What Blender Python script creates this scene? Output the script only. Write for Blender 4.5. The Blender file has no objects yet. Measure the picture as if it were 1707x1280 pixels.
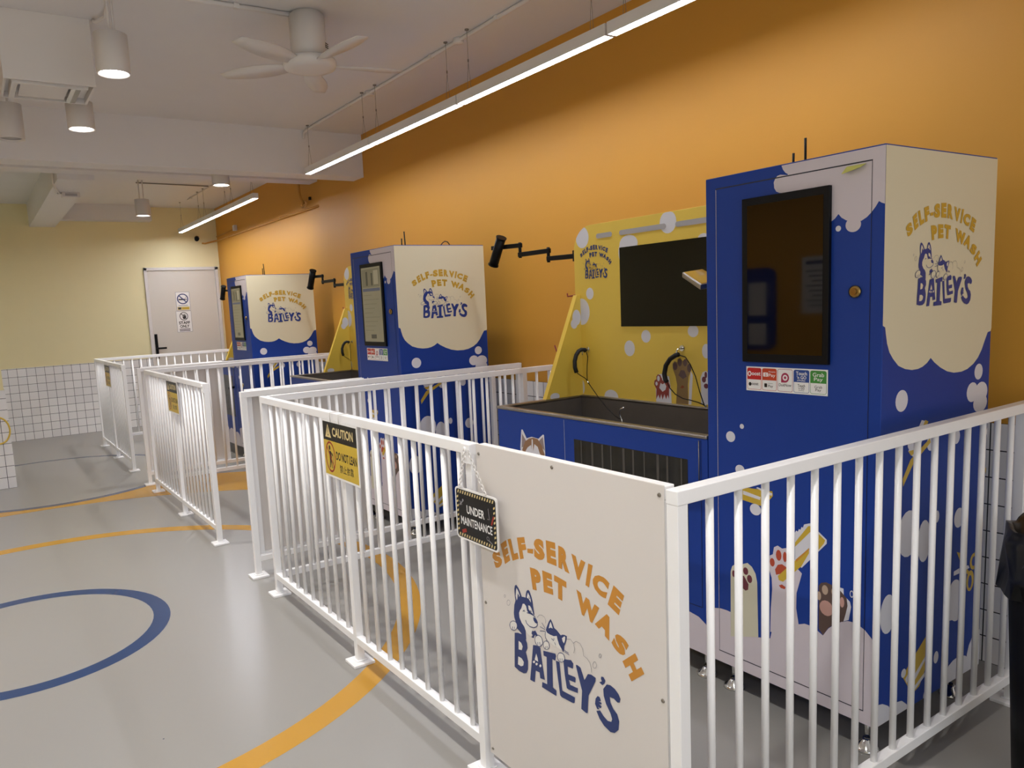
import bpy, bmesh, math, random
from mathutils import Vector, Matrix
from mathutils.geometry import tessellate_polygon
R=math.radians; PI=math.pi
random.seed(4)
sc=bpy.context.scene; COL=sc.collection
# ---------------------------------------------------------------- camera, world, exposure
W_PX=1707.0
cd=bpy.data.cameras.new('camera'); cam=bpy.data.objects.new('camera',cd); COL.objects.link(cam)
F_PX,PX,PY=1266.87,776.31,672.38
YAW,PITCH,ROLL=0.57199,-0.128941,-0.05094
cd.sensor_width=36.0; cd.sensor_fit='HORIZONTAL'; cd.lens=F_PX/W_PX*36.0
cd.shift_x=(853.5-PX)/W_PX; cd.shift_y=(PY-640.0)/W_PX; cd.clip_start=.02; cd.clip_end=60
fw=Vector((math.sin(YAW)*math.cos(PITCH),math.cos(YAW)*math.cos(PITCH),math.sin(PITCH)))
rt=Vector((math.cos(YAW),-math.sin(YAW),0)); up=rt.cross(fw)
r2=rt*math.cos(ROLL)+up*math.sin(ROLL); u2=-rt*math.sin(ROLL)+up*math.cos(ROLL)
mw=Matrix((r2,u2,-fw)).transposed().to_4x4(); mw.translation=Vector((-1.14459,-1.01697,1.39049))
cam.matrix_world=mw; sc.camera=cam
sc.view_settings.view_transform='Standard'; sc.view_settings.look='None'
sc.view_settings.exposure=0.72; sc.view_settings.gamma=1.0; sc.view_settings.use_curve_mapping=False
wd=bpy.data.worlds.new('world'); sc.world=wd; wd.use_nodes=True
wd.node_tree.nodes['Background'].inputs[0].default_value=(.95,.97,1.0,1)
wd.node_tree.nodes['Background'].inputs[1].default_value=0.75
TUBE_STRENGTH=25.0      # linear ceiling luminaires
SPOT_DISC=14.0          # face of the round downlights
SPOT_WATT=52.0           # beam of each round downlight
# ---------------------------------------------------------------- materials
def lin(h):
    h=h.lstrip('#'); o=[]
    for i in (0,2,4):
        c=int(h[i:i+2],16)/255; o.append(c/12.92 if c<=.04045 else ((c+.055)/1.055)**2.4)
    return (o[0],o[1],o[2],1)
MATS={}
def M(name,hexc,rough=.5,metal=0.,noise=.0,nscale=6.,bump=0.,bscale=80.,spec=.5,coat=0.,emit=0.):
    m=bpy.data.materials.new(name); m.use_nodes=True; nt=m.node_tree; b=nt.nodes['Principled BSDF']
    c=lin(hexc); b.inputs['Base Color'].default_value=c; b.inputs['Roughness'].default_value=rough
    b.inputs['Metallic'].default_value=metal; b.inputs['Specular IOR Level'].default_value=spec; b.inputs['Coat Weight'].default_value=coat
    if emit: b.inputs['Emission Color'].default_value=c; b.inputs['Emission Strength'].default_value=emit
    tc=nt.nodes.new('ShaderNodeTexCoord')
    nz=nt.nodes.new('ShaderNodeTexNoise'); nz.inputs['Scale'].default_value=nscale; nz.inputs['Detail'].default_value=4
    nt.links.new(tc.outputs['Object'],nz.inputs['Vector'])
    mr=nt.nodes.new('ShaderNodeMapRange'); dr=.01 if 'epoxy' in name else .04; mr.inputs[3].default_value=max(0,rough-dr); mr.inputs[4].default_value=min(1,rough+dr)
    nt.links.new(nz.outputs[0],mr.inputs[0]); nt.links.new(mr.outputs[0],b.inputs['Roughness'])
    if noise:
        mx=nt.nodes.new('ShaderNodeMix'); mx.data_type='RGBA'
        mx.inputs[6].default_value=tuple(v*(1-noise) for v in c[:3])+(1,); mx.inputs[7].default_value=tuple(min(1,v*(1+noise)) for v in c[:3])+(1,)
        nt.links.new(nz.outputs[0],mx.inputs[0]); nt.links.new(mx.outputs[2],b.inputs['Base Color'])
    if bump:
        n2=nt.nodes.new('ShaderNodeTexNoise'); n2.inputs['Scale'].default_value=bscale; nt.links.new(tc.outputs['Object'],n2.inputs['Vector'])
        bp=nt.nodes.new('ShaderNodeBump'); bp.inputs['Strength'].default_value=bump; bp.inputs['Distance'].default_value=.002
        nt.links.new(n2.outputs[0],bp.inputs['Height']); nt.links.new(bp.outputs[0],b.inputs['Normal'])
    MATS[name]=m; return m
def tile_mat(name,axis):
    m=M(name,'#f2f0ef',.18,bump=0); nt=m.node_tree; b=nt.nodes['Principled BSDF']
    tc=nt.nodes.new('ShaderNodeTexCoord'); sx=nt.nodes.new('ShaderNodeSeparateXYZ'); cx=nt.nodes.new('ShaderNodeCombineXYZ')
    nt.links.new(tc.outputs['Object'],sx.inputs[0]); nt.links.new(sx.outputs[0 if axis=='x' else 1],cx.inputs[0]); nt.links.new(sx.outputs[2],cx.inputs[1])
    br=nt.nodes.new('ShaderNodeTexBrick'); br.offset=0.0; br.squash=1.0
    br.inputs['Color1'].default_value=lin('#f4f2f1'); br.inputs['Color2'].default_value=lin('#e9e7e7'); br.inputs['Mortar'].default_value=lin('#3c3d40')
    br.inputs['Scale'].default_value=1.0; br.inputs['Mortar Size'].default_value=.0022; br.inputs['Mortar Smooth'].default_value=.1
    br.inputs['Brick Width'].default_value=.1; br.inputs['Row Height'].default_value=.0985
    nt.links.new(cx.outputs[0],br.inputs['Vector']); nt.links.new(br.outputs['Color'],b.inputs['Base Color'])
    bp=nt.nodes.new('ShaderNodeBump'); bp.inputs['Strength'].default_value=.4; bp.inputs['Distance'].default_value=.002; bp.invert=True
    nt.links.new(br.outputs['Fac'],bp.inputs['Height']); nt.links.new(bp.outputs[0],b.inputs['Normal']); return m
orange=M('orange_paint','#d29632',.55,noise=.03,nscale=2.5,bump=.12,bscale=60)
cream_wall=M('cream_paint','#efe4b6',.6,noise=.02,bump=.1,bscale=60)
white_paint=M('ceiling_paint','#e4e3e4',.7,noise=.02,bump=.08,bscale=50)
floor_m=M('grey_epoxy','#94918c',.30,noise=.012,nscale=.5)
floor_y=M('yellow_epoxy','#bb8a2b',.27,noise=.04,nscale=3)
floor_b=M('blue_epoxy','#26406a',.27,noise=.04,nscale=3)
floor_b2=M('slate_epoxy','#4c5368',.27,noise=.04,nscale=3)
tile_x=tile_mat('wall_tile_x','x'); tile_y=tile_mat('wall_tile_y','y')
fence_m=M('white_powder_coat','#f6f5f5',.32,noise=.015,nscale=10,bump=.05,bscale=200)
sheet_m=M('white_sheet','#dcd6d1',.38,noise=.012,nscale=4)
blue=M('blue_laminate','#173b90',.45,spec=.28,noise=.03,nscale=3,bump=.03,bscale=120)
yellow=M('yellow_laminate','#e5c450',.4,noise=.03,nscale=3,bump=.03,bscale=120)
yellow_e=M('yellow_edge','#e3c04a',.4)
steel=M('brushed_steel','#9a948c',.33,1.,noise=.08,nscale=20)
steel_d=M('tub_steel','#7b746e',.42,.55,noise=.1,nscale=14)
reflection_m=M('reflection_streak_grey','#4a4642',.4,noise=.1)
chrome=M('chrome','#d8d8d6',.12,1.)
black=M('black_plastic','#08080a',.45,spec=.2)
glass_b=M('black_glass','#0a0803',.05,spec=.3)
display=M('display_glass','#0c0a06',.04,spec=.55)
window_m=M('tinted_acrylic','#17150f',.08,noise=.2,nscale=9,spec=.55)
slot_m=M('grey_slot','#a9a6a8',.4)
brass=M('brass','#9c8350',.25,1.)
white_pl=M('white_plastic','#dedad7',.4)
wire_m=M('wire','#807a72',.5)
rubber=M('rubber','#161616',.6)
red_m=M('red_wire','#8e2a16',.4)
screen_on=M('screen_lit','#7d7864',.12,emit=.20)
tan_pipe=M('painted_pipe','#c8913f',.5,noise=.04)
door_m=M('door_paint','#d8d2c8',.45,noise=.015)
bag_m=M('black_bag','#101011',.3,bump=.6,bscale=25)
steel_l=M('light_foil','#c9c9cb',.22,1.)
tube_e=M('tube_diffuser','#eef3ff',.5,emit=TUBE_STRENGTH)
tube_l=M('tube_diffuser_left_row','#f2f5ff',.5,emit=TUBE_STRENGTH*1.6)
tube_f=M('tube_diffuser_far_row','#f2f5ff',.5,emit=TUBE_STRENGTH*1.75)
spot_e=M('downlight_face','#fffaf4',.5,emit=SPOT_DISC)
amber=M('amber_gloss','#b0842f',.12,coat=.4)
DC={}   # colours of print
for k,h in dict(N='#24376f',L='#e6e3de',G='#8d8b90',O='#c98a34',C='#ded6ba',O2='#c79f38',N2='#1f3a86',W='#d9d8de',V='#cfc6cd',Y='#c9a834',B='#173b90',M='#6b2f3c',R='#b3472c',A='#cfcbb4',
    K='#58453f',T='#c0958a',S='#b59d88',P='#93403a',Z='#5d4748',T2='#8a6f47',R2='#8a4526',K2='#8d7d7d',H='#8f6a4c',Q='#1c1c22',X='#111114',D='#14182c',
    r='#c3201f',g='#3f8f3a',b='#1f4793',m='#a3274f',o='#c3421f',w='#efeeec',y='#d0b13a',k='#141414',q='#9a2a1e',e='#3a3a3c',c='#d8c48a').items():
    DC[k]=M('print_'+{'N':'navy','L':'white','G':'line_grey','O':'orange','C':'cream','O2':'gold','N2':'blue_ink','W':'bubble','V':'lilac','Y':'yellow','B':'blue','M':'maroon','R':'red','A':'ivory','K':'brown','T':'pink','S':'tan','P':'rust','Z':'plum','T2':'fur','R2':'mark','K2':'inner_ear','H':'coat','Q':'black_nose','X':'ink','D':'seam','r':'crimson','g':'green','b':'royal','m':'magenta','o':'vermilion','w':'paper','y':'caution','k':'black','q':'ban_red','e':'soft_black','c':'gold'}[k],h,.36)
for k,h,e in (('sA','#6d6957',.18),('sB','#4c4a40',.12),('sC','#565b6c',.16),('sD','#8a8470',.22)): DC[k]=M('screen_tone_'+{'sA':'grey','sB':'dark','sC':'blue','sD':'light'}[k],h,.2,emit=e)
# ---------------------------------------------------------------- mesh helpers
class MB:
    def __init__(s): s.v=[]; s.f=[]; s.mi=[]; s.cur=0; s.sm=[]; s.smooth=False
    def add(s,vs,fs):
        o=len(s.v); s.v+= [tuple(p) for p in vs]
        for f in fs: s.f.append([i+o for i in f]); s.mi.append(s.cur); s.sm.append(s.smooth)
        return s
    def box(s,x0,x1,y0,y1,z0,z1):
        v=[(x,y,z) for z in (z0,z1) for y in (y0,y1) for x in (x0,x1)]
        return s.add(v,[(0,2,3,1),(4,5,7,6),(0,1,5,4),(2,6,7,3),(0,4,6,2),(1,3,7,5)])
    def obox(s,o,a,b,c):
        o,a,b,c=map(Vector,(o,a,b,c)); v=[o+a*i+b*j+c*k for k in (0,1) for j in (0,1) for i in (0,1)]
        return s.add(v,[(0,2,3,1),(4,5,7,6),(0,1,5,4),(2,6,7,3),(0,4,6,2),(1,3,7,5)])
    def lathe(s,prof,n=24,o=(0,0,0),ax=(0,0,1),caps=True):
        ax=Vector(ax).normalized(); t=Vector((1,0,0)) if abs(ax.x)<.9 else Vector((0,1,0)); a=ax.cross(t).normalized(); b=ax.cross(a); o=Vector(o); vs=[]
        for r,h in prof:
            for i in range(n):
                an=2*PI*i/n; vs.append(o+ax*h+a*(r*math.cos(an))+b*(r*math.sin(an)))
        fs=[]
        for k in range(len(prof)-1):
            for i in range(n): j=(i+1)%n; fs.append((k*n+i,k*n+j,(k+1)*n+j,(k+1)*n+i))
        sm=s.smooth; s.smooth=True; s.add(vs,fs); s.smooth=sm; m=len(s.v)-len(vs)
        for k,rev in ((0,True),(len(prof)-1,False)):
            if caps and prof[k][0]>1e-6:
                L=[m+k*n+i for i in range(n)]; s.f.append(L[::-1] if rev else L); s.mi.append(s.cur); s.sm.append(False)
        return s
    def cyl(s,a,b,r,n=14,r1=None):
        a,b=Vector(a),Vector(b); d=b-a; return s.lathe([(r,0),(r if r1 is None else r1,d.length)],n,a,d)
    def tube(s,pts,r,n=8,closed=False):
        P=[Vector(p) for p in pts]; m=len(P); vs=[]; prev=None
        for i,pn in enumerate(P):
            if closed: d=P[(i+1)%m]-P[i-1]
            else: d=P[min(i+1,m-1)]-P[max(i-1,0)]
            d.normalize()
            if prev is None: t=Vector((0,0,1)) if abs(d.z)<.9 else Vector((1,0,0)); a=d.cross(t).normalized()
            else: a=(prev-d*prev.dot(d)).normalized()
            prev=a; b=d.cross(a); rr=r[i] if isinstance(r,(list,tuple)) else r
            for k in range(n): an=2*PI*k/n; vs.append(pn+a*(rr*math.cos(an))+b*(rr*math.sin(an)))
        fs=[]
        for i in range(m if closed else m-1):
            for k in range(n): j=(k+1)%n; i2=(i+1)%m; fs.append((i*n+k,i*n+j,i2*n+j,i2*n+k))
        if not closed: fs+=[tuple(range(n))[::-1],tuple((m-1)*n+k for k in range(n))]
        sm=s.smooth; s.smooth=True; s.add(vs,fs); s.smooth=sm; return s
    def prism(s,pts,mapf,depth):
        # polygon pts in 2d -> mapf(u,v); extruded along depth vector
        a=[Vector(mapf(*p)) for p in pts]; d=Vector(depth); n=len(a)
        tris=tessellate_polygon([[Vector((p[0],p[1],0)) for p in pts]])
        fs=[tuple(t) for t in tris]+[tuple(i+n for i in t)[::-1] for t in tris]+[(i,(i+1)%n,(i+1)%n+n,i+n) for i in range(n)]
        return s.add(a+[q+d for q in a],fs)
    def build(s,name,mats,parent=None,bevel=0,loc=None,fix=True):
        me=bpy.data.meshes.new(name); me.from_pydata(s.v,[],s.f)
        if not isinstance(mats,(list,tuple)): mats=[mats]
        for m in mats: me.materials.append(m)
        for p,i,sm in zip(me.polygons,s.mi,s.sm): p.material_index=i; p.use_smooth=sm
        if fix:
            bm=bmesh.new(); bm.from_mesh(me); bmesh.ops.recalc_face_normals(bm,faces=bm.faces); bm.to_mesh(me); bm.free()
        me.update(); o=bpy.data.objects.new(name,me); COL.objects.link(o)
        if parent: o.parent=parent
        if loc: o.location=loc
        if bevel:
            md=o.modifiers.new('bevel','BEVEL'); md.width=bevel; md.segments=2; md.limit_method='ANGLE'; md.angle_limit=R(40)
        return o
def tag(o,label=None,cat=None,group=None,kind=None):
    if label: o['label']=label
    if cat: o['category']=cat
    if group: o['group']=group
    if kind: o['kind']=kind
    return o
def thing(name,label,cat,loc=(0,0,0),rz=0,group=None):
    o=bpy.data.objects.new(name,None); COL.objects.link(o); o.location=loc; o.rotation_euler=(0,0,rz); o.empty_display_size=.1
    return tag(o,label,cat,group)
def struct(mb,name,m,label=None,**k):
    o=mb.build(name,m,**k); tag(o,label,None,None,'structure'); return o
def copy_tree(o,parent=None):
    c=o.copy(); COL.objects.link(c)
    if parent: c.parent=parent
    for ch in [x for x in COL.objects if x.parent==o]: copy_tree(ch,c)
    return c
def copy_thing(o,label,loc,rz=None):
    c=copy_tree(o); c.location=loc; c['label']=label
    if rz is not None: c.rotation_euler=(0,0,rz)
    return c
# flat print: items = (colour, points) or (colour, vertices, faces)
def decal(name,items,mapf,nrm,parent=None,base=.0005,step=.000012,label=None,cmap=None,into=None):
    nrm=Vector(nrm); vs=[];fs=[];mi=[];keys=[]
    for i,it in enumerate(items):
        ck=it[0]
        if cmap: ck=cmap.get(ck,ck)
        if ck not in keys: keys.append(ck)
        off=nrm*(base+step*i); pts=it[1]; o=len(vs); P=[Vector(mapf(*q))+off for q in pts]; vs+=P
        F=it[2] if len(it)>2 else tessellate_polygon([[Vector((q[0],q[1],0)) for q in pts]])
        for f in F:
            f=list(f)
            if len(f)<3: continue
            n=(P[f[1]]-P[f[0]]).cross(P[f[2]]-P[f[0]])
            if n.length<1e-14: continue
            if n.dot(nrm)<0: f=f[::-1]
            fs.append([o+k for k in f]); mi.append(keys.index(ck))
    if into:      # printed straight onto a panel: the print becomes part of that panel's mesh
        me=into.data; k0=len(me.materials); v0=len(me.vertices)
        for k in keys: me.materials.append(DC[k])
        bm=bmesh.new(); bm.from_mesh(me); bv=[bm.verts.new(v) for v in vs]
        for f,i in zip(fs,mi):
            try: bf=bm.faces.new([bv[q] for q in f]); bf.material_index=k0+i; bf.smooth=False
            except ValueError: pass
        bm.to_mesh(me); bm.free(); me.update(); return into
    me=bpy.data.meshes.new(name); me.from_pydata([tuple(v) for v in vs],[],fs)
    for k in keys: me.materials.append(DC[k])
    for p,i in zip(me.polygons,mi): p.material_index=i
    o=bpy.data.objects.new(name,me); COL.objects.link(o)
    if parent: o.parent=parent
    if label: o['label']=label
    return o
_tc={}
def text2d(body,h=1.0,bold=.02,space=1.0):
    key=(body,bold,space)
    if key not in _tc:
        c=bpy.data.curves.new('txt','FONT'); c.body=body; c.size=1; c.offset=bold; c.resolution_u=3; c.space_character=space; c.fill_mode='FRONT'
        ob=bpy.data.objects.new('txt',c); COL.objects.link(ob)
        bpy.context.view_layer.update()
        me=bpy.data.meshes.new_from_object(ob.evaluated_get(bpy.context.evaluated_depsgraph_get()))
        V=[(v.co.x,v.co.y) for v in me.vertices]; F=[tuple(p.vertices) for p in me.polygons]
        COL.objects.unlink(ob); bpy.data.objects.remove(ob); bpy.data.meshes.remove(me); bpy.data.curves.remove(c)
        x0=min(v[0] for v in V);x1=max(v[0] for v in V);y0=min(v[1] for v in V);y1=max(v[1] for v in V)
        _tc[key]=([((x-x0)/(y1-y0),(y-y0)/(y1-y0)) for x,y in V],F,(x1-x0)/(y1-y0))
    V,F,a=_tc[key]; return [(x*h,y*h) for x,y in V],F,a*h
def text_fit(col,body,x,y,w,h,bold=.02,space=1.0):
    V,F,a=text2d(body,1.0,bold,space); return (col,[(x+u/a*w,y+v*h) for u,v in V],F)
def rect(col,x0,y0,x1,y1): return (col,[(x0,y0),(x1,y0),(x1,y1),(x0,y1)])
def rrect(col,x0,y0,x1,y1,r,n=5):
    P=[]
    for cx,cy,a0 in ((x1-r,y0+r,-90),(x1-r,y1-r,0),(x0+r,y1-r,90),(x0+r,y0+r,180)):
        for i in range(n): a=R(a0+90*i/(n-1)); P.append((cx+r*math.cos(a),cy+r*math.sin(a)))
    return (col,P)
def ell(col,x,y,rx,ry,n=24): return (col,[(x+rx*math.cos(2*PI*i/n),y+ry*math.sin(2*PI*i/n)) for i in range(n)])
def ring2d(col,x,y,r,w,n=32,sx=1.0):
    V=[(x+sx*q*math.cos(2*PI*i/n),y+q*math.sin(2*PI*i/n)) for q in (r,r-w) for i in range(n)]
    return (col,V,[(i,(i+1)%n,n+(i+1)%n,n+i) for i in range(n)])
def stroke(col,pts,w):
    n=len(pts); V=[]
    for i in range(n):
        a=Vector(pts[max(i-1,0)]); b=Vector(pts[min(i+1,n-1)]); d=(b-a); d=d.normalized() if d.length else Vector((1,0)); q=Vector((-d.y,d.x))*w
        p=Vector(pts[i]); V+=[tuple(p+q),tuple(p-q)]
    return (col,V,[(2*i,2*i+1,2*i+3,2*i+2) for i in range(n-1)])
# measured logo outlines and printed shapes (metres)
ARC=(('S',((.669,.705),(.63,.726),(.614,.687),(.649,.663))),('E',((.622,.742),(.595,.76),(.58,.707),(.605,.69))),('L',((.588,.763),(.556,.776),(.541,.722),(.569,.709))),('F',((.546,.778),(.514,.787),(.502,.735),(.535,.722))),('-',((.503,.759),(.477,.764),(.479,.751),(.502,.748))),('S',((.474,.794),(.434,.799),(.43,.744),(.475,.74))),('E',((.425,.8),(.388,.802),(.386,.743),(.423,.743))),('R',((.377,.798),(.339,.796),(.338,.737),(.379,.742))),('V',((.329,.79),(.28,.781),(.283,.727),(.332,.735))),('I',((.27,.781),(.255,.78),(.27,.723),(.282,.725))),('C',((.249,.768),(.199,.757),(.216,.708),(.263,.726))),('E',((.188,.752),(.155,.737),(.174,.686),(.209,.701))),('P',((.495,.711),(.454,.714),(.446,.659),(.486,.654))),('E',((.444,.717),(.406,.717),(.403,.664),(.44,.661))),('T',((.397,.718),(.351,.713),(.353,.657),(.4,.663))),('W',((.315,.705),(.237,.683),(.243,.632),(.318,.653))),('A',((.231,.687),(.185,.661),(.207,.614),(.254,.639))),('S',((.18,.646),(.141,.628),(.164,.589),(.203,.609))),('H',((.126,.615),(.1,.577),(.139,.544),(.166,.581))))
LOGO=(('N',((.574,.562),(.57,.586),(.564,.6),(.566,.612),(.567,.631),(.564,.641),(.558,.646),(.549,.64),(.541,.63),(.535,.619),(.527,.621),(.518,.622),(.517,.632),(.513,.642),(.506,.647),(.5,.645),(.494,.634),(.489,.621),(.486,.602),(.483,.586),(.489,.585),(.506,.582),(.515,.582),(.526,.567),(.536,.547),(.526,.537),(.524,.527),(.523,.504),(.534,.508),(.551,.518),(.562,.522),(.566,.537),(.573,.55))),('L',((.557,.637),(.55,.631),(.543,.619),(.554,.611),(.558,.602),(.562,.613),(.56,.627))),('L',((.507,.639),(.501,.632),(.497,.624),(.496,.615),(.504,.622),(.513,.624),(.51,.633))),('N',((.552,.624),(.546,.618),(.555,.609))),('N',((.505,.63),(.5,.625),(.504,.622))),('L',((.532,.601),(.525,.603),(.518,.599),(.514,.587),(.506,.582),(.489,.583),(.479,.581),(.474,.568),(.477,.557),(.487,.55),(.504,.547),(.492,.543),(.495,.529),(.502,.52),(.52,.525),(.526,.532),(.53,.539),(.54,.545),(.549,.557),(.55,.57),(.545,.579),(.539,.586))),('L',((.508,.604),(.501,.605),(.496,.601),(.49,.591),(.488,.586),(.499,.589),(.507,.594))),('N',((.489,.578),(.479,.579),(.473,.574),(.47,.569),(.473,.565),(.482,.565),(.488,.57))),('N',((.495,.54),(.492,.538),(.482,.544),(.478,.54),(.473,.534),(.485,.53),(.491,.52),(.5,.519),(.494,.527),(.499,.53))),('L',((.438,.559),(.402,.58),(.38,.569),(.37,.542),(.379,.529),(.409,.53),(.428,.534),(.44,.54))),('N',((.438,.56),(.435,.568),(.425,.587),(.417,.597),(.411,.59),(.404,.578),(.393,.575),(.379,.567),(.373,.571),(.365,.573),(.356,.573),(.357,.564),(.363,.55),(.367,.543),(.368,.534),(.372,.525),(.378,.532),(.387,.54),(.393,.552),(.395,.56),(.407,.555),(.421,.554),(.433,.555))),('L',((.417,.59),(.413,.582),(.41,.574),(.418,.574),(.426,.569),(.422,.581))),('L',((.366,.569),(.362,.569),(.363,.56),(.368,.55),(.373,.554),(.375,.561))),('N',((.574,.506),(.559,.511),(.542,.513),(.527,.507),(.52,.495),(.519,.482),(.527,.468),(.523,.459),(.519,.446),(.521,.422),(.528,.409),(.541,.403),(.561,.402),(.581,.406))),('L',((.557,.489),(.546,.487),(.54,.479),(.545,.467),(.559,.464))),('L',((.562,.443),(.547,.443),(.538,.436),(.541,.425),(.551,.419),(.565,.419))),('N',((.494,.5),(.48,.504),(.464,.504),(.458,.463),(.45,.421),(.469,.418),(.471,.433),(.487,.432),(.493,.397),(.513,.396))),('L',((.482,.481),(.477,.471),(.475,.461),(.49,.461))),('L',((.488,.456),(.49,.452),(.493,.45),(.497,.45),(.498,.452),(.496,.455),(.492,.458),(.489,.458))),('L',((.477,.454),(.479,.451),(.482,.448),(.486,.448),(.487,.451),(.485,.454),(.481,.456),(.478,.456))),('L',((.462,.455),(.463,.452),(.467,.449),(.47,.449),(.471,.452),(.469,.455),(.466,.458),(.463,.457))),('N',((.452,.5),(.403,.51),(.401,.505),(.404,.491),(.416,.491),(.418,.414),(.404,.411),(.405,.396),(.463,.396),(.461,.411),(.441,.413),(.439,.488),(.451,.487))),('N',((.402,.492),(.388,.494),(.381,.421),(.373,.421),(.333,.423),(.335,.408),(.341,.405),(.384,.402),(.39,.405),(.397,.45))),('N',((.373,.507),(.343,.516),(.335,.51),(.337,.496),(.357,.494),(.356,.474),(.33,.477),(.328,.474),(.33,.463),(.354,.46),(.349,.449),(.321,.452),(.322,.439),(.356,.434),(.363,.435),(.369,.467))),('N',((.326,.51),(.32,.512),(.309,.51),(.296,.483),(.283,.504),(.271,.507),(.256,.505),(.257,.496),(.283,.449),(.288,.403),(.293,.4),(.311,.403),(.306,.452),(.317,.482))),('N',((.237,.516),(.229,.518),(.223,.511),(.227,.502),(.234,.496),(.244,.499),(.235,.505),(.238,.51))),('N',((.219,.504),(.207,.507),(.193,.504),(.181,.496),(.175,.487),(.178,.477),(.185,.474),(.196,.479),(.21,.477),(.208,.464),(.199,.452),(.187,.445),(.181,.43),(.184,.408),(.197,.394),(.211,.39),(.232,.396),(.247,.407),(.257,.422),(.244,.429),(.233,.42),(.219,.414),(.207,.417),(.204,.425),(.209,.437),(.223,.454),(.23,.471),(.231,.488))),('N',((.258,.453),(.251,.462),(.244,.462),(.24,.454),(.248,.45),(.238,.45),(.239,.446),(.247,.444),(.238,.441),(.242,.435),(.251,.435),(.246,.43),(.254,.428),(.261,.438))),('N',((.56,.533),(.56,.528),(.562,.523),(.566,.518),(.571,.514),(.577,.511),(.583,.51),(.589,.51),(.593,.513),(.596,.517),(.596,.522),(.594,.527),(.59,.532),(.584,.536),(.578,.539),(.572,.54),(.566,.54),(.562,.537))),('L',((.562,.532),(.562,.528),(.564,.523),(.567,.519),(.572,.515),(.577,.513),(.583,.512),(.588,.512),(.591,.514),(.593,.518),(.593,.522),(.592,.527),(.588,.531),(.583,.535),(.578,.537),(.573,.538),(.568,.538),(.564,.536))),('N',((.584,.52),(.581,.521),(.581,.514),(.583,.513))),('N',((.574,.523),(.572,.524),(.572,.517),(.574,.516))),('N',((.453,.529),(.452,.524),(.453,.518),(.456,.513),(.461,.508),(.466,.505),(.472,.504),(.478,.505),(.482,.508),(.485,.512),(.486,.518),(.485,.523),(.482,.529),(.477,.533),(.471,.536),(.465,.537),(.46,.536),(.455,.533))),('L',((.455,.528),(.454,.523),(.455,.518),(.458,.514),(.462,.51),(.467,.507),(.472,.506),(.477,.507),(.48,.51),(.483,.513),(.484,.518),(.483,.523),(.48,.528),(.476,.531),(.471,.534),(.466,.535),(.461,.534),(.457,.532))),('N',((.474,.515),(.472,.516),(.472,.508),(.474,.507))),('N',((.466,.518),(.464,.519),(.463,.511),(.465,.51))),('N',((.425,.526),(.425,.522),(.427,.517),(.43,.513),(.434,.51),(.438,.508),(.443,.507),(.447,.508),(.449,.51),(.451,.514),(.451,.518),(.449,.523),(.446,.527),(.442,.53),(.438,.532),(.433,.533),(.429,.532),(.427,.529))),('L',((.427,.525),(.427,.521),(.428,.518),(.431,.514),(.434,.511),(.438,.509),(.442,.509),(.445,.51),(.448,.512),(.449,.515),(.449,.518),(.448,.522),(.445,.526),(.442,.529),(.438,.53),(.434,.531),(.431,.53),(.428,.528))),('N',((.442,.516),(.441,.516),(.44,.511),(.442,.51))),('N',((.436,.518),(.434,.519),(.434,.513),(.435,.512))),('N',((.367,.517),(.366,.513),(.367,.508),(.369,.504),(.373,.5),(.378,.497),(.383,.495),(.388,.495),(.393,.497),(.395,.5),(.396,.505),(.395,.509),(.392,.514),(.388,.518),(.383,.521),(.378,.522),(.373,.522),(.369,.52))),('L',((.369,.516),(.368,.512),(.369,.508),(.371,.504),(.374,.501),(.379,.498),(.383,.497),(.387,.497),(.391,.499),(.393,.502),(.394,.505),(.393,.509),(.391,.513),(.387,.517),(.383,.519),(.378,.52),(.374,.52),(.371,.519))),('N',((.386,.504),(.384,.505),(.383,.499),(.385,.498))),('N',((.378,.507),(.376,.508),(.376,.501),(.378,.501))))
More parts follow.
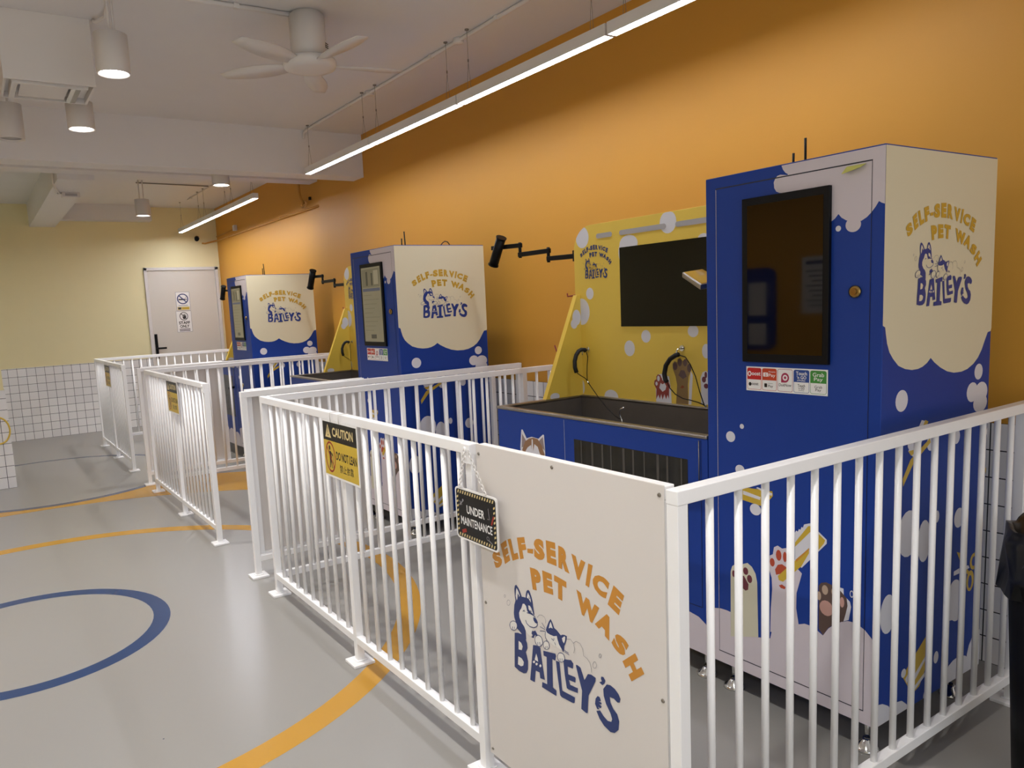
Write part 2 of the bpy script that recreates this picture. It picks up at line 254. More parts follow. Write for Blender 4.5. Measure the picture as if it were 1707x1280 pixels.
LSTR=(('N',.0016,((.522,.559),(.517,.551),(.504,.547),(.487,.55),(.475,.557),(.47,.566))),('N',.0016,((.515,.582),(.5,.584),(.487,.583),(.479,.581))),('N',.0016,((.532,.58),(.527,.585),(.523,.582))),('N',.0016,((.502,.588),(.497,.593),(.494,.59))),('N',.0012,((.439,.557),(.441,.546),(.439,.538),(.434,.532))),('N',.0012,((.416,.546),(.408,.543),(.406,.548),(.407,.551))),('N',.0012,((.404,.54),(.4,.534))),('N',.0011,((.453,.575),(.439,.564))),('N',.0011,((.461,.562),(.44,.561))),('N',.0011,((.462,.55),(.441,.556))),('N',.0011,((.367,.533),(.351,.531))),('N',.0011,((.367,.529),(.349,.527))),('G',.0008,((.471,.583),(.462,.593),(.451,.596),(.441,.594),(.436,.587),(.437,.579))),('G',.0008,((.357,.565),(.343,.57),(.331,.564),(.328,.55),(.332,.538))),('G',.0008,((.333,.563),(.322,.572),(.308,.572),(.298,.562),(.296,.545),(.285,.543),(.273,.535),(.27,.523),(.27,.513))),('G',.0008,((.608,.599),(.609,.597),(.61,.596),(.612,.594),(.613,.594),(.615,.595),(.615,.596),(.615,.598),(.614,.6),(.613,.601),(.611,.602),(.609,.602),(.608,.601),(.608,.599))),('G',.0008,((.588,.586),(.59,.582),(.592,.579),(.596,.576),(.599,.576),(.602,.577),(.603,.58),(.603,.584),(.601,.587),(.598,.591),(.594,.592),(.591,.592),(.589,.59),(.588,.586))),('G',.0008,((.234,.568),(.235,.566),(.236,.563),(.238,.562),(.24,.561),(.241,.562),(.242,.564),(.242,.566),(.241,.569),(.239,.571),(.237,.572),(.236,.571),(.235,.57),(.234,.568))),('G',.0008,((.251,.539),(.252,.535),(.254,.531),(.257,.529),(.26,.528),(.263,.529),(.264,.532),(.264,.536),(.262,.54),(.26,.543),(.257,.545),(.254,.545),(.252,.542),(.251,.539))))
LOGO_SIDE=((-.7931,.6326),(.7198,1.0341))
LOGO_BACK=((.3922,1.6229),(.399,1.3275))
SIDE=(('C',((0,1.277),(.012,1.272),(.0153,1.257),(.0233,1.227),(.0363,1.202),(.0563,1.182),(.0843,1.161),(.1203,1.149),(.1573,1.143),(.1903,1.143),(.2153,1.147),(.2403,1.156),(.2613,1.169),(.2833,1.154),(.3193,1.136),(.3603,1.121),(.4023,1.113),(.4493,1.112),(.4863,1.117),(.5243,1.13),(.5523,1.147),(.5753,1.17),(.5933,1.197),(.6113,1.222),(.6313,1.225),(.6352,1.234),(.6352,1.7516),(0,1.7516))),('W',((.1393,1.06),(.1377,1.0696),(.133,1.0782),(.1257,1.0851),(.1165,1.0895),(.1063,1.091),(.0961,1.0895),(.0869,1.0851),(.0796,1.0782),(.0749,1.0696),(.0733,1.06),(.0749,1.0504),(.0796,1.0418),(.0869,1.0349),(.0961,1.0305),(.1063,1.029),(.1165,1.0305),(.1257,1.0349),(.133,1.0418),(.1377,1.0504))),('W',((.5873,1.102),(.586,1.1097),(.5821,1.1167),(.5762,1.1222),(.5686,1.1258),(.5603,1.127),(.552,1.1258),(.5444,1.1222),(.5385,1.1167),(.5346,1.1097),(.5333,1.102),(.5346,1.0943),(.5385,1.0873),(.5444,1.0818),(.552,1.0782),(.5603,1.077),(.5686,1.0782),(.5762,1.0818),(.5821,1.0873),(.586,1.0943))),('W',((.5593,1.041),(.5575,1.0506),(.5524,1.0592),(.5445,1.0661),(.5344,1.0705),(.5233,1.072),(.5122,1.0705),(.5021,1.0661),(.4942,1.0592),(.4891,1.0506),(.4873,1.041),(.4891,1.0314),(.4942,1.0228),(.5021,1.0159),(.5122,1.0115),(.5233,1.01),(.5344,1.0115),(.5445,1.0159),(.5524,1.0228),(.5575,1.0314))),('W',((.6243,1.036),(.6222,1.0459),(.6163,1.0548),(.607,1.0619),(.5953,1.0664),(.5823,1.068),(.5693,1.0664),(.5576,1.0619),(.5483,1.0548),(.5424,1.0459),(.5403,1.036),(.5424,1.0261),(.5483,1.0172),(.5576,1.0101),(.5693,1.0056),(.5823,1.004),(.5953,1.0056),(.607,1.0101),(.6163,1.0172),(.6222,1.0261))),('W',((.6243,1.001),(.622,1.0103),(.6155,1.0186),(.6053,1.0253),(.5925,1.0295),(.5783,1.031),(.5641,1.0295),(.5513,1.0253),(.5411,1.0186),(.5346,1.0103),(.5323,1.001),(.5346,.9917),(.5411,.9834),(.5513,.9767),(.5641,.9725),(.5783,.971),(.5925,.9725),(.6053,.9767),(.6155,.9834),(.622,.9917))),('W',((.6352,.902),(.6352,.91),(.6352,.9173),(.6352,.923),(.6352,.9267),(.6352,.928),(.6352,.9267),(.6352,.923),(.6329,.9173),(.6295,.91),(.6283,.902),(.6295,.894),(.6329,.8867),(.6352,.881),(.6352,.8773),(.6352,.876),(.6352,.8773),(.6352,.881),(.6352,.8867),(.6352,.894))),('W',((.4533,.913),(.4523,.9201),(.4493,.9265),(.4446,.9316),(.4388,.9349),(.4323,.936),(.4258,.9349),(.42,.9316),(.4153,.9265),(.4123,.9201),(.4113,.913),(.4123,.9059),(.4153,.8995),(.42,.8944),(.4258,.8911),(.4323,.89),(.4388,.8911),(.4446,.8944),(.4493,.8995),(.4523,.9059))),('W',((.2973,.917),(.2962,.9247),(.2931,.9317),(.2882,.9372),(.2821,.9408),(.2753,.942),(.2685,.9408),(.2624,.9372),(.2575,.9317),(.2544,.9247),(.2533,.917),(.2544,.9093),(.2575,.9023),(.2624,.8968),(.2685,.8932),(.2753,.892),(.2821,.8932),(.2882,.8968),(.2931,.9023),(.2962,.9093))),('W',((.1823,.928),(.1814,.9333),(.1787,.938),(.1745,.9418),(.1692,.9442),(.1633,.945),(.1574,.9442),(.1521,.9418),(.1479,.938),(.1452,.9333),(.1443,.928),(.1452,.9227),(.1479,.918),(.1521,.9142),(.1574,.9118),(.1633,.911),(.1692,.9118),(.1745,.9142),(.1787,.918),(.1814,.9227))),('W',((.1483,.909),(.2193,.991),(.2363,.987),(.2543,.982),(.2483,.965),(.2223,.924),(.1783,.886))),('Y',((.2403,.989),(.2583,.982),(.1863,.899),(.1653,.893),(.1483,.909),(.1773,.909))),('Y',((.2693,.93),(.2753,.917),(.1793,.869),(.1243,.809),(.1213,.832),(.1613,.882),(.1863,.894))),('Y',((.6293,.783),(.6352,.783),(.6352,.763),(.6352,.734),(.6352,.735),(.6352,.751),(.6352,.714),(.6352,.718),(.6352,.753),(.6352,.759),(.6352,.73),(.6352,.733),(.6352,.761),(.6303,.77))),('W',((.2193,.662),(.2164,.6836),(.208,.7031),(.195,.7186),(.1785,.7286),(.1603,.732),(.1421,.7286),(.1256,.7186),(.1126,.7031),(.1042,.6836),(.1013,.662),(.1042,.6404),(.1126,.6209),(.1256,.6054),(.1421,.5954),(.1603,.592),(.1785,.5954),(.195,.6054),(.208,.6209),(.2164,.6404))),('W',((.2903,.62),(.2884,.6401),(.283,.6582),(.2746,.6726),(.264,.6818),(.2523,.685),(.2406,.6818),(.23,.6726),(.2216,.6582),(.2162,.6401),(.2143,.62),(.2162,.5999),(.2216,.5818),(.23,.5674),(.2406,.5582),(.2523,.555),(.264,.5582),(.2746,.5674),(.283,.5818),(.2884,.5999))),('W',((.3393,.681),(.3386,.6869),(.3366,.6922),(.3335,.6964),(.3296,.6991),(.3253,.7),(.321,.6991),(.3171,.6964),(.314,.6922),(.312,.6869),(.3113,.681),(.312,.6751),(.314,.6698),(.3171,.6656),(.321,.6629),(.3253,.662),(.3296,.6629),(.3335,.6656),(.3366,.6698),(.3386,.6751))),('W',((.4953,.65),(.4938,.6599),(.4894,.6688),(.4825,.6759),(.4739,.6804),(.4643,.682),(.4547,.6804),(.4461,.6759),(.4392,.6688),(.4348,.6599),(.4333,.65),(.4348,.6401),(.4392,.6312),(.4461,.6241),(.4547,.6196),(.4643,.618),(.4739,.6196),(.4825,.6241),(.4894,.6312),(.4938,.6401))),('W',((.6352,.563),(.6352,.5822),(.6352,.5994),(.6352,.6132),(.6352,.622),(.6352,.625),(.6352,.622),(.6352,.6132),(.6352,.5994),(.6352,.5822),(.6352,.563),(.6352,.5438),(.6352,.5266),(.6352,.5128),(.6352,.504),(.6352,.501),(.6352,.504),(.6352,.5128),(.6352,.5266),(.6352,.5438))),('W',((.0973,.444),(.0953,.4622),(.0895,.4787),(.0804,.4917),(.069,.5001),(.0563,.503),(.0436,.5001),(.0322,.4917),(.0231,.4787),(.0173,.4622),(.0153,.444),(.0173,.4258),(.0231,.4093),(.0322,.3963),(.0436,.3879),(.0563,.385),(.069,.3879),(.0804,.3963),(.0895,.4093),(.0953,.4258))),('W',((0,.458),(0,.4633),(0,.468),(0,.4718),(0,.4742),(0,.475),(0,.4742),(0,.4718),(0,.468),(0,.4633),(0,.458),(0,.4527),(0,.448),(0,.4442),(0,.4418),(0,.441),(0,.4418),(0,.4442),(0,.448),(0,.4527))),('Y',((.4573,.54),(.4803,.532),(.5003,.5),(.5573,.441),(.5483,.436),(.4993,.478))),('W',((.4423,.479),(.4993,.484),(.5383,.477),(.5463,.467),(.5003,.465),(.4423,.465))),('Y',((.6013,.483),(.6,.4917),(.5961,.4995),(.5902,.5057),(.5826,.5096),(.5743,.511),(.566,.5096),(.5584,.5057),(.5525,.4995),(.5486,.4917),(.5473,.483),(.5486,.4743),(.5525,.4665),(.5584,.4603),(.566,.4564),(.5743,.455),(.5826,.4564),(.5902,.4603),(.5961,.4665),(.6,.4743))),('B',((.5883,.483),(.5876,.4879),(.5856,.4924),(.5825,.4959),(.5786,.4982),(.5743,.499),(.57,.4982),(.5661,.4959),(.563,.4924),(.561,.4879),(.5603,.483),(.561,.4781),(.563,.4736),(.5661,.4701),(.57,.4678),(.5743,.467),(.5786,.4678),(.5825,.4701),(.5856,.4736),(.5876,.4781))),('Y',((.5783,.422),(.5771,.4328),(.5735,.4426),(.568,.4503),(.561,.4553),(.5533,.457),(.5456,.4553),(.5386,.4503),(.5331,.4426),(.5295,.4328),(.5283,.422),(.5295,.4112),(.5331,.4014),(.5386,.3937),(.5456,.3887),(.5533,.387),(.561,.3887),(.568,.3937),(.5735,.4014),(.5771,.4112))),('B',((.5643,.419),(.5637,.4258),(.562,.4319),(.5594,.4368),(.556,.4399),(.5523,.441),(.5486,.4399),(.5452,.4368),(.5426,.4319),(.5409,.4258),(.5403,.419),(.5409,.4122),(.5426,.4061),(.5452,.4012),(.5486,.3981),(.5523,.397),(.556,.3981),(.5594,.4012),(.562,.4061),(.5637,.4122))),('W',((.4883,.418),(.4865,.4279),(.4814,.4368),(.4735,.4439),(.4634,.4484),(.4523,.45),(.4412,.4484),(.4311,.4439),(.4232,.4368),(.4181,.4279),(.4163,.418),(.4181,.4081),(.4232,.3992),(.4311,.3921),(.4412,.3876),(.4523,.386),(.4634,.3876),(.4735,.3921),(.4814,.3992),(.4865,.4081))),('W',((.5023,.378),(.4994,.3962),(.4908,.4127),(.4776,.4257),(.4608,.4341),(.4423,.437),(.4238,.4341),(.407,.4257),(.3938,.4127),(.3852,.3962),(.3823,.378),(.3852,.3598),(.3938,.3433),(.407,.3303),(.4238,.3219),(.4423,.319),(.4608,.3219),(.4776,.3303),(.4908,.3433),(.4994,.3598))),('W',((.5113,.351),(.5092,.364),(.5033,.3757),(.494,.385),(.4823,.3909),(.4693,.393),(.4563,.3909),(.4446,.385),(.4353,.3757),(.4294,.364),(.4273,.351),(.4294,.338),(.4353,.3263),(.4446,.317),(.4563,.3111),(.4693,.309),(.4823,.3111),(.494,.317),(.5033,.3263),(.5092,.338))),('Y',((.1473,.222),(.1743,.245),(.2803,.313),(.3033,.281),(.3023,.236),(.2473,.161),(.1963,.146),(.1773,.184))),('W',((.1623,.211),(.1993,.237),(.2023,.226),(.1713,.194))),('W',((.1773,.184),(.3013,.262),(.3013,.253),(.1943,.169))),('W',((.2003,.163),(.3043,.207),(.3023,.194),(.2073,.152))),('W',((.3103,.116),(.3094,.1228),(.3067,.1289),(.3025,.1338),(.2972,.1369),(.2913,.138),(.2854,.1369),(.2801,.1338),(.2759,.1289),(.2732,.1228),(.2723,.116),(.2732,.1114),(.2759,.1114),(.2801,.1114),(.2854,.1114),(.2913,.1114),(.2972,.1114),(.3025,.1114),(.3067,.1114),(.3094,.1114))),('W',((.3603,.224),(.3596,.2302),(.3574,.2358),(.3541,.2402),(.3499,.243),(.3453,.244),(.3407,.243),(.3365,.2402),(.3332,.2358),(.331,.2302),(.3303,.224),(.331,.2178),(.3332,.2122),(.3365,.2078),(.3407,.205),(.3453,.204),(.3499,.205),(.3541,.2078),(.3574,.2122),(.3596,.2178))),('W',((.1663,.233),(.1656,.2373),(.1636,.2412),(.1605,.2443),(.1566,.2463),(.1523,.247),(.148,.2463),(.1441,.2443),(.141,.2412),(.139,.2373),(.1383,.233),(.139,.2287),(.141,.2248),(.1441,.2217),(.148,.2197),(.1523,.219),(.1566,.2197),(.1605,.2217),(.1636,.2248),(.1656,.2287))),('W',((.3113,.199),(.3107,.2036),(.3088,.2078),(.3059,.2111),(.3023,.2133),(.2983,.214),(.2943,.2133),(.2907,.2111),(.2878,.2078),(.2859,.2036),(.2853,.199),(.2859,.1944),(.2878,.1902),(.2907,.1869),(.2943,.1847),(.2983,.184),(.3023,.1847),(.3059,.1869),(.3088,.1902),(.3107,.1944))),('W',((0,.1114),(0,.402),(0,.378),(.0033,.181),(.0373,.175),(.0673,.159),(.0843,.144),(.1053,.155),(.1453,.148),(.1793,.123),(.1983,.1114),(.1993,.1114),(.002,.1114))),('W',((.5773,.119),(.5727,.1385),(.5595,.156),(.539,.17),(.513,.1789),(.4843,.182),(.4556,.1789),(.4296,.17),(.4091,.156),(.3959,.1385),(.3913,.119),(.3959,.1114),(.4091,.1114),(.4296,.1114),(.4556,.1114),(.4843,.1114),(.513,.1114),(.539,.1114),(.5595,.1114),(.5727,.1114))),('W',((.6352,.144),(.6352,.1727),(.6352,.1987),(.6352,.2192),(.6352,.2324),(.6243,.237),(.5999,.2324),(.5779,.2192),(.5604,.1987),(.5492,.1727),(.5453,.144),(.5492,.1153),(.5604,.1114),(.5779,.1114),(.5999,.1114),(.6243,.1114),(.6352,.1114),(.6352,.1114),(.6352,.1114),(.6352,.1153))),('W',((.6352,.1114),(.6352,.115),(.6352,.1457),(.6352,.17),(.6352,.1856),(.6352,.191),(.6352,.1856),(.6352,.17),(.6352,.1457),(.6286,.115),(.6253,.1114),(.6286,.1114),(.6352,.1114),(.6352,.1114),(.6352,.1114),(.6352,.1114),(.6352,.1114),(.6352,.1114),(.6352,.1114),(.6352,.1114))))
FRONT=(('V',((.308,1.7516),(.303,1.739),(.295,1.729),(.286,1.723),(.289,1.721),(.297,1.723),(.312,1.726),(.322,1.724),(.329,1.717),(.334,1.707),(.332,1.69),(.325,1.679),(.315,1.674),(.306,1.672),(.274,1.636),(.202,1.588),(.148,1.572),(.139,1.578),(.129,1.589),(.12,1.578),(.106,1.569),(.085,1.562),(.063,1.563),(.048,1.571),(.036,1.582),(.025,1.595),(.016,1.609),(.009,1.604),(0,1.6),(0,1.7516))),('V',((.108,1.555),(.1069,1.5612),(.1038,1.5668),(.0989,1.5712),(.0928,1.574),(.086,1.575),(.0792,1.574),(.0731,1.5712),(.0682,1.5668),(.0651,1.5612),(.064,1.555),(.0651,1.5488),(.0682,1.5432),(.0731,1.5388),(.0792,1.536),(.086,1.535),(.0928,1.536),(.0989,1.5388),(.1038,1.5432),(.1069,1.5488))),('W',((.137,1.549),(.1366,1.5515),(.1355,1.5537),(.1337,1.5555),(.1315,1.5566),(.129,1.557),(.1265,1.5566),(.1243,1.5555),(.1225,1.5537),(.1214,1.5515),(.121,1.549),(.1214,1.5465),(.1225,1.5443),(.1243,1.5425),(.1265,1.5414),(.129,1.541),(.1315,1.5414),(.1337,1.5425),(.1355,1.5443),(.1366,1.5465))),('W',((.512,.914),(.5111,.9196),(.5086,.9246),(.5046,.9286),(.4996,.9311),(.494,.932),(.4884,.9311),(.4834,.9286),(.4794,.9246),(.4769,.9196),(.476,.914),(.4769,.9084),(.4794,.9034),(.4834,.8994),(.4884,.8969),(.494,.896),(.4996,.8969),(.5046,.8994),(.5086,.9034),(.5111,.9084))),('W',((.458,.953),(.4576,.9555),(.4565,.9577),(.4547,.9595),(.4525,.9606),(.45,.961),(.4475,.9606),(.4453,.9595),(.4435,.9577),(.4424,.9555),(.442,.953),(.4424,.9505),(.4435,.9483),(.4453,.9465),(.4475,.9454),(.45,.945),(.4525,.9454),(.4547,.9465),(.4565,.9483),(.4576,.9505))),('W',((.476,.808),(.4751,.8129),(.4726,.8174),(.4686,.8209),(.4636,.8232),(.458,.824),(.4524,.8232),(.4474,.8209),(.4434,.8174),(.4409,.8129),(.44,.808),(.4409,.8031),(.4434,.7986),(.4474,.7951),(.4524,.7928),(.458,.792),(.4636,.7928),(.4686,.7951),(.4726,.7986),(.4751,.8031))),('V',((.5872,.288),(.567,.298),(.539,.305),(.513,.306),(.498,.305),(.498,.233),(.391,.252),(.344,.265),(.336,.304),(.241,.348),(.223,.356),(.205,.356),(.18,.348),(.162,.339),(.145,.367),(.118,.394),(.085,.411),(.059,.413),(.033,.4),(.014,.382),(.004,.369),(0,.349),(0,.1114),(.5872,.1114))),('A',((.498,.218),(.497,.449),(.491,.469),(.478,.481),(.451,.487),(.43,.497),(.413,.488),(.399,.468),(.393,.441),(.389,.253))),('M',((.491,.445),(.4902,.451),(.488,.4554),(.485,.457),(.482,.4554),(.4798,.451),(.479,.445),(.4798,.439),(.482,.4346),(.485,.433),(.488,.4346),(.4902,.439))),('M',((.447,.467),(.4457,.4735),(.442,.4783),(.437,.48),(.432,.4783),(.4283,.4735),(.427,.467),(.4283,.4605),(.432,.4557),(.437,.454),(.442,.4557),(.4457,.4605))),('M',((.432,.444),(.4307,.451),(.427,.4561),(.422,.458),(.417,.4561),(.4133,.451),(.412,.444),(.4133,.437),(.417,.4319),(.422,.43),(.427,.4319),(.4307,.437))),('M',((.459,.444),(.444,.449),(.426,.424),(.428,.405),(.438,.399),(.46,.41))),('V',((.344,.287),(.342,.368),(.337,.435),(.339,.471),(.348,.497),(.346,.544),(.335,.551),(.331,.575),(.318,.584),(.302,.578),(.283,.585),(.265,.569),(.246,.525),(.233,.515),(.24,.488),(.251,.447),(.252,.397),(.241,.333))),('R',((.324,.553),(.3227,.562),(.319,.5686),(.314,.571),(.309,.5686),(.3053,.562),(.304,.553),(.3053,.544),(.309,.5374),(.314,.535),(.319,.5374),(.3227,.544))),('R',((.299,.553),(.2981,.5615),(.2955,.5677),(.292,.57),(.2885,.5677),(.2859,.5615),(.285,.553),(.2859,.5445),(.2885,.5383),(.292,.536),(.2955,.5383),(.2981,.5445))),('R',((.346,.524),(.3448,.531),(.3415,.5361),(.337,.538),(.3325,.5361),(.3292,.531),(.328,.524),(.3292,.517),(.3325,.5119),(.337,.51),(.3415,.5119),(.3448,.517))),('R',((.327,.503),(.317,.521),(.302,.527),(.287,.521),(.283,.501),(.306,.494),(.323,.486))),('R',((.313,.454),(.302,.46),(.289,.455),(.292,.447),(.306,.447))),('W',((.258,.64),(.253,.648),(.248,.645),(.244,.655),(.239,.653),(.235,.664),(.231,.661),(.227,.673),(.207,.681),(.153,.642),(.153,.63),(.234,.533),(.257,.543))),('Y',((.257,.609),(.214,.67),(.207,.673),(.202,.659),(.257,.595))),('Y',((.179,.654),(.158,.639),(.162,.628),(.179,.604))),('Y',((.21,.603),(.21,.586),(.235,.538),(.298,.47),(.313,.471),(.317,.484),(.257,.55))),('O',((.255,.554),(.21,.602),(.209,.598),(.252,.547))),('W',((.126,.508),(.099,.506),(.098,.486),(.079,.472),(.075,.457),(.082,.415),(.105,.401),(.119,.446))),('K',((.177,.493),(.169,.504),(.153,.51),(.138,.507),(.119,.505),(.102,.491),(.089,.479),(.086,.457),(.092,.428),(.098,.405),(.118,.395),(.145,.369),(.162,.34),(.176,.356))),('T',((.174,.429),(.1718,.4394),(.1657,.4478),(.1569,.4524),(.1471,.4524),(.1383,.4478),(.1322,.4394),(.13,.429),(.1322,.4186),(.1383,.4102),(.1471,.4056),(.1569,.4056),(.1657,.4102),(.1718,.4186))),('S',((.167,.485),(.166,.4915),(.1632,.4967),(.1592,.4996),(.1548,.4996),(.1508,.4967),(.148,.4915),(.147,.485),(.148,.4785),(.1508,.4733),(.1548,.4704),(.1592,.4704),(.1632,.4733),(.166,.4785))),('S',((.183,.461),(.1823,.4671),(.1804,.4719),(.1776,.4746),(.1744,.4746),(.1716,.4719),(.1697,.4671),(.169,.461),(.1697,.4549),(.1716,.4501),(.1744,.4474),(.1776,.4474),(.1804,.4501),(.1823,.4549))),('S',((.137,.487),(.1362,.4922),(.134,.4964),(.1308,.4987),(.1272,.4987),(.124,.4964),(.1218,.4922),(.121,.487),(.1218,.4818),(.124,.4776),(.1272,.4753),(.1308,.4753),(.134,.4776),(.1362,.4818))),('T',((.11,.463),(.1093,.4699),(.1074,.4755),(.1046,.4786),(.1014,.4786),(.0986,.4755),(.0967,.4699),(.096,.463),(.0967,.4561),(.0986,.4505),(.1014,.4474),(.1046,.4474),(.1074,.4505),(.1093,.4561))),('W',((.08,.497),(.0789,.5035),(.0759,.5075),(.0721,.5075),(.0691,.5035),(.068,.497),(.0691,.4905),(.0721,.4865),(.0759,.4865),(.0789,.4905))),('B',((.078,.497),(.0772,.5017),(.0752,.5046),(.0728,.5046),(.0708,.5017),(.07,.497),(.0708,.4923),(.0728,.4894),(.0752,.4894),(.0772,.4923))),('Y',((.45,.751),(.337,.757),(.335,.742),(.345,.729),(.38,.701),(.448,.708))),('W',((.446,.74),(.38,.73),(.382,.72),(.446,.727))),('W',((.392,.761),(.337,.75),(.339,.741),(.396,.757))),('W',((.42,.685),(.419,.6909),(.416,.6962),(.4113,.7004),(.4055,.7031),(.399,.704),(.3925,.7031),(.3867,.7004),(.382,.6962),(.379,.6909),(.378,.685),(.379,.6791),(.382,.6738),(.3867,.6696),(.3925,.6669),(.399,.666),(.4055,.6669),(.4113,.6696),(.416,.6738),(.419,.6791))))
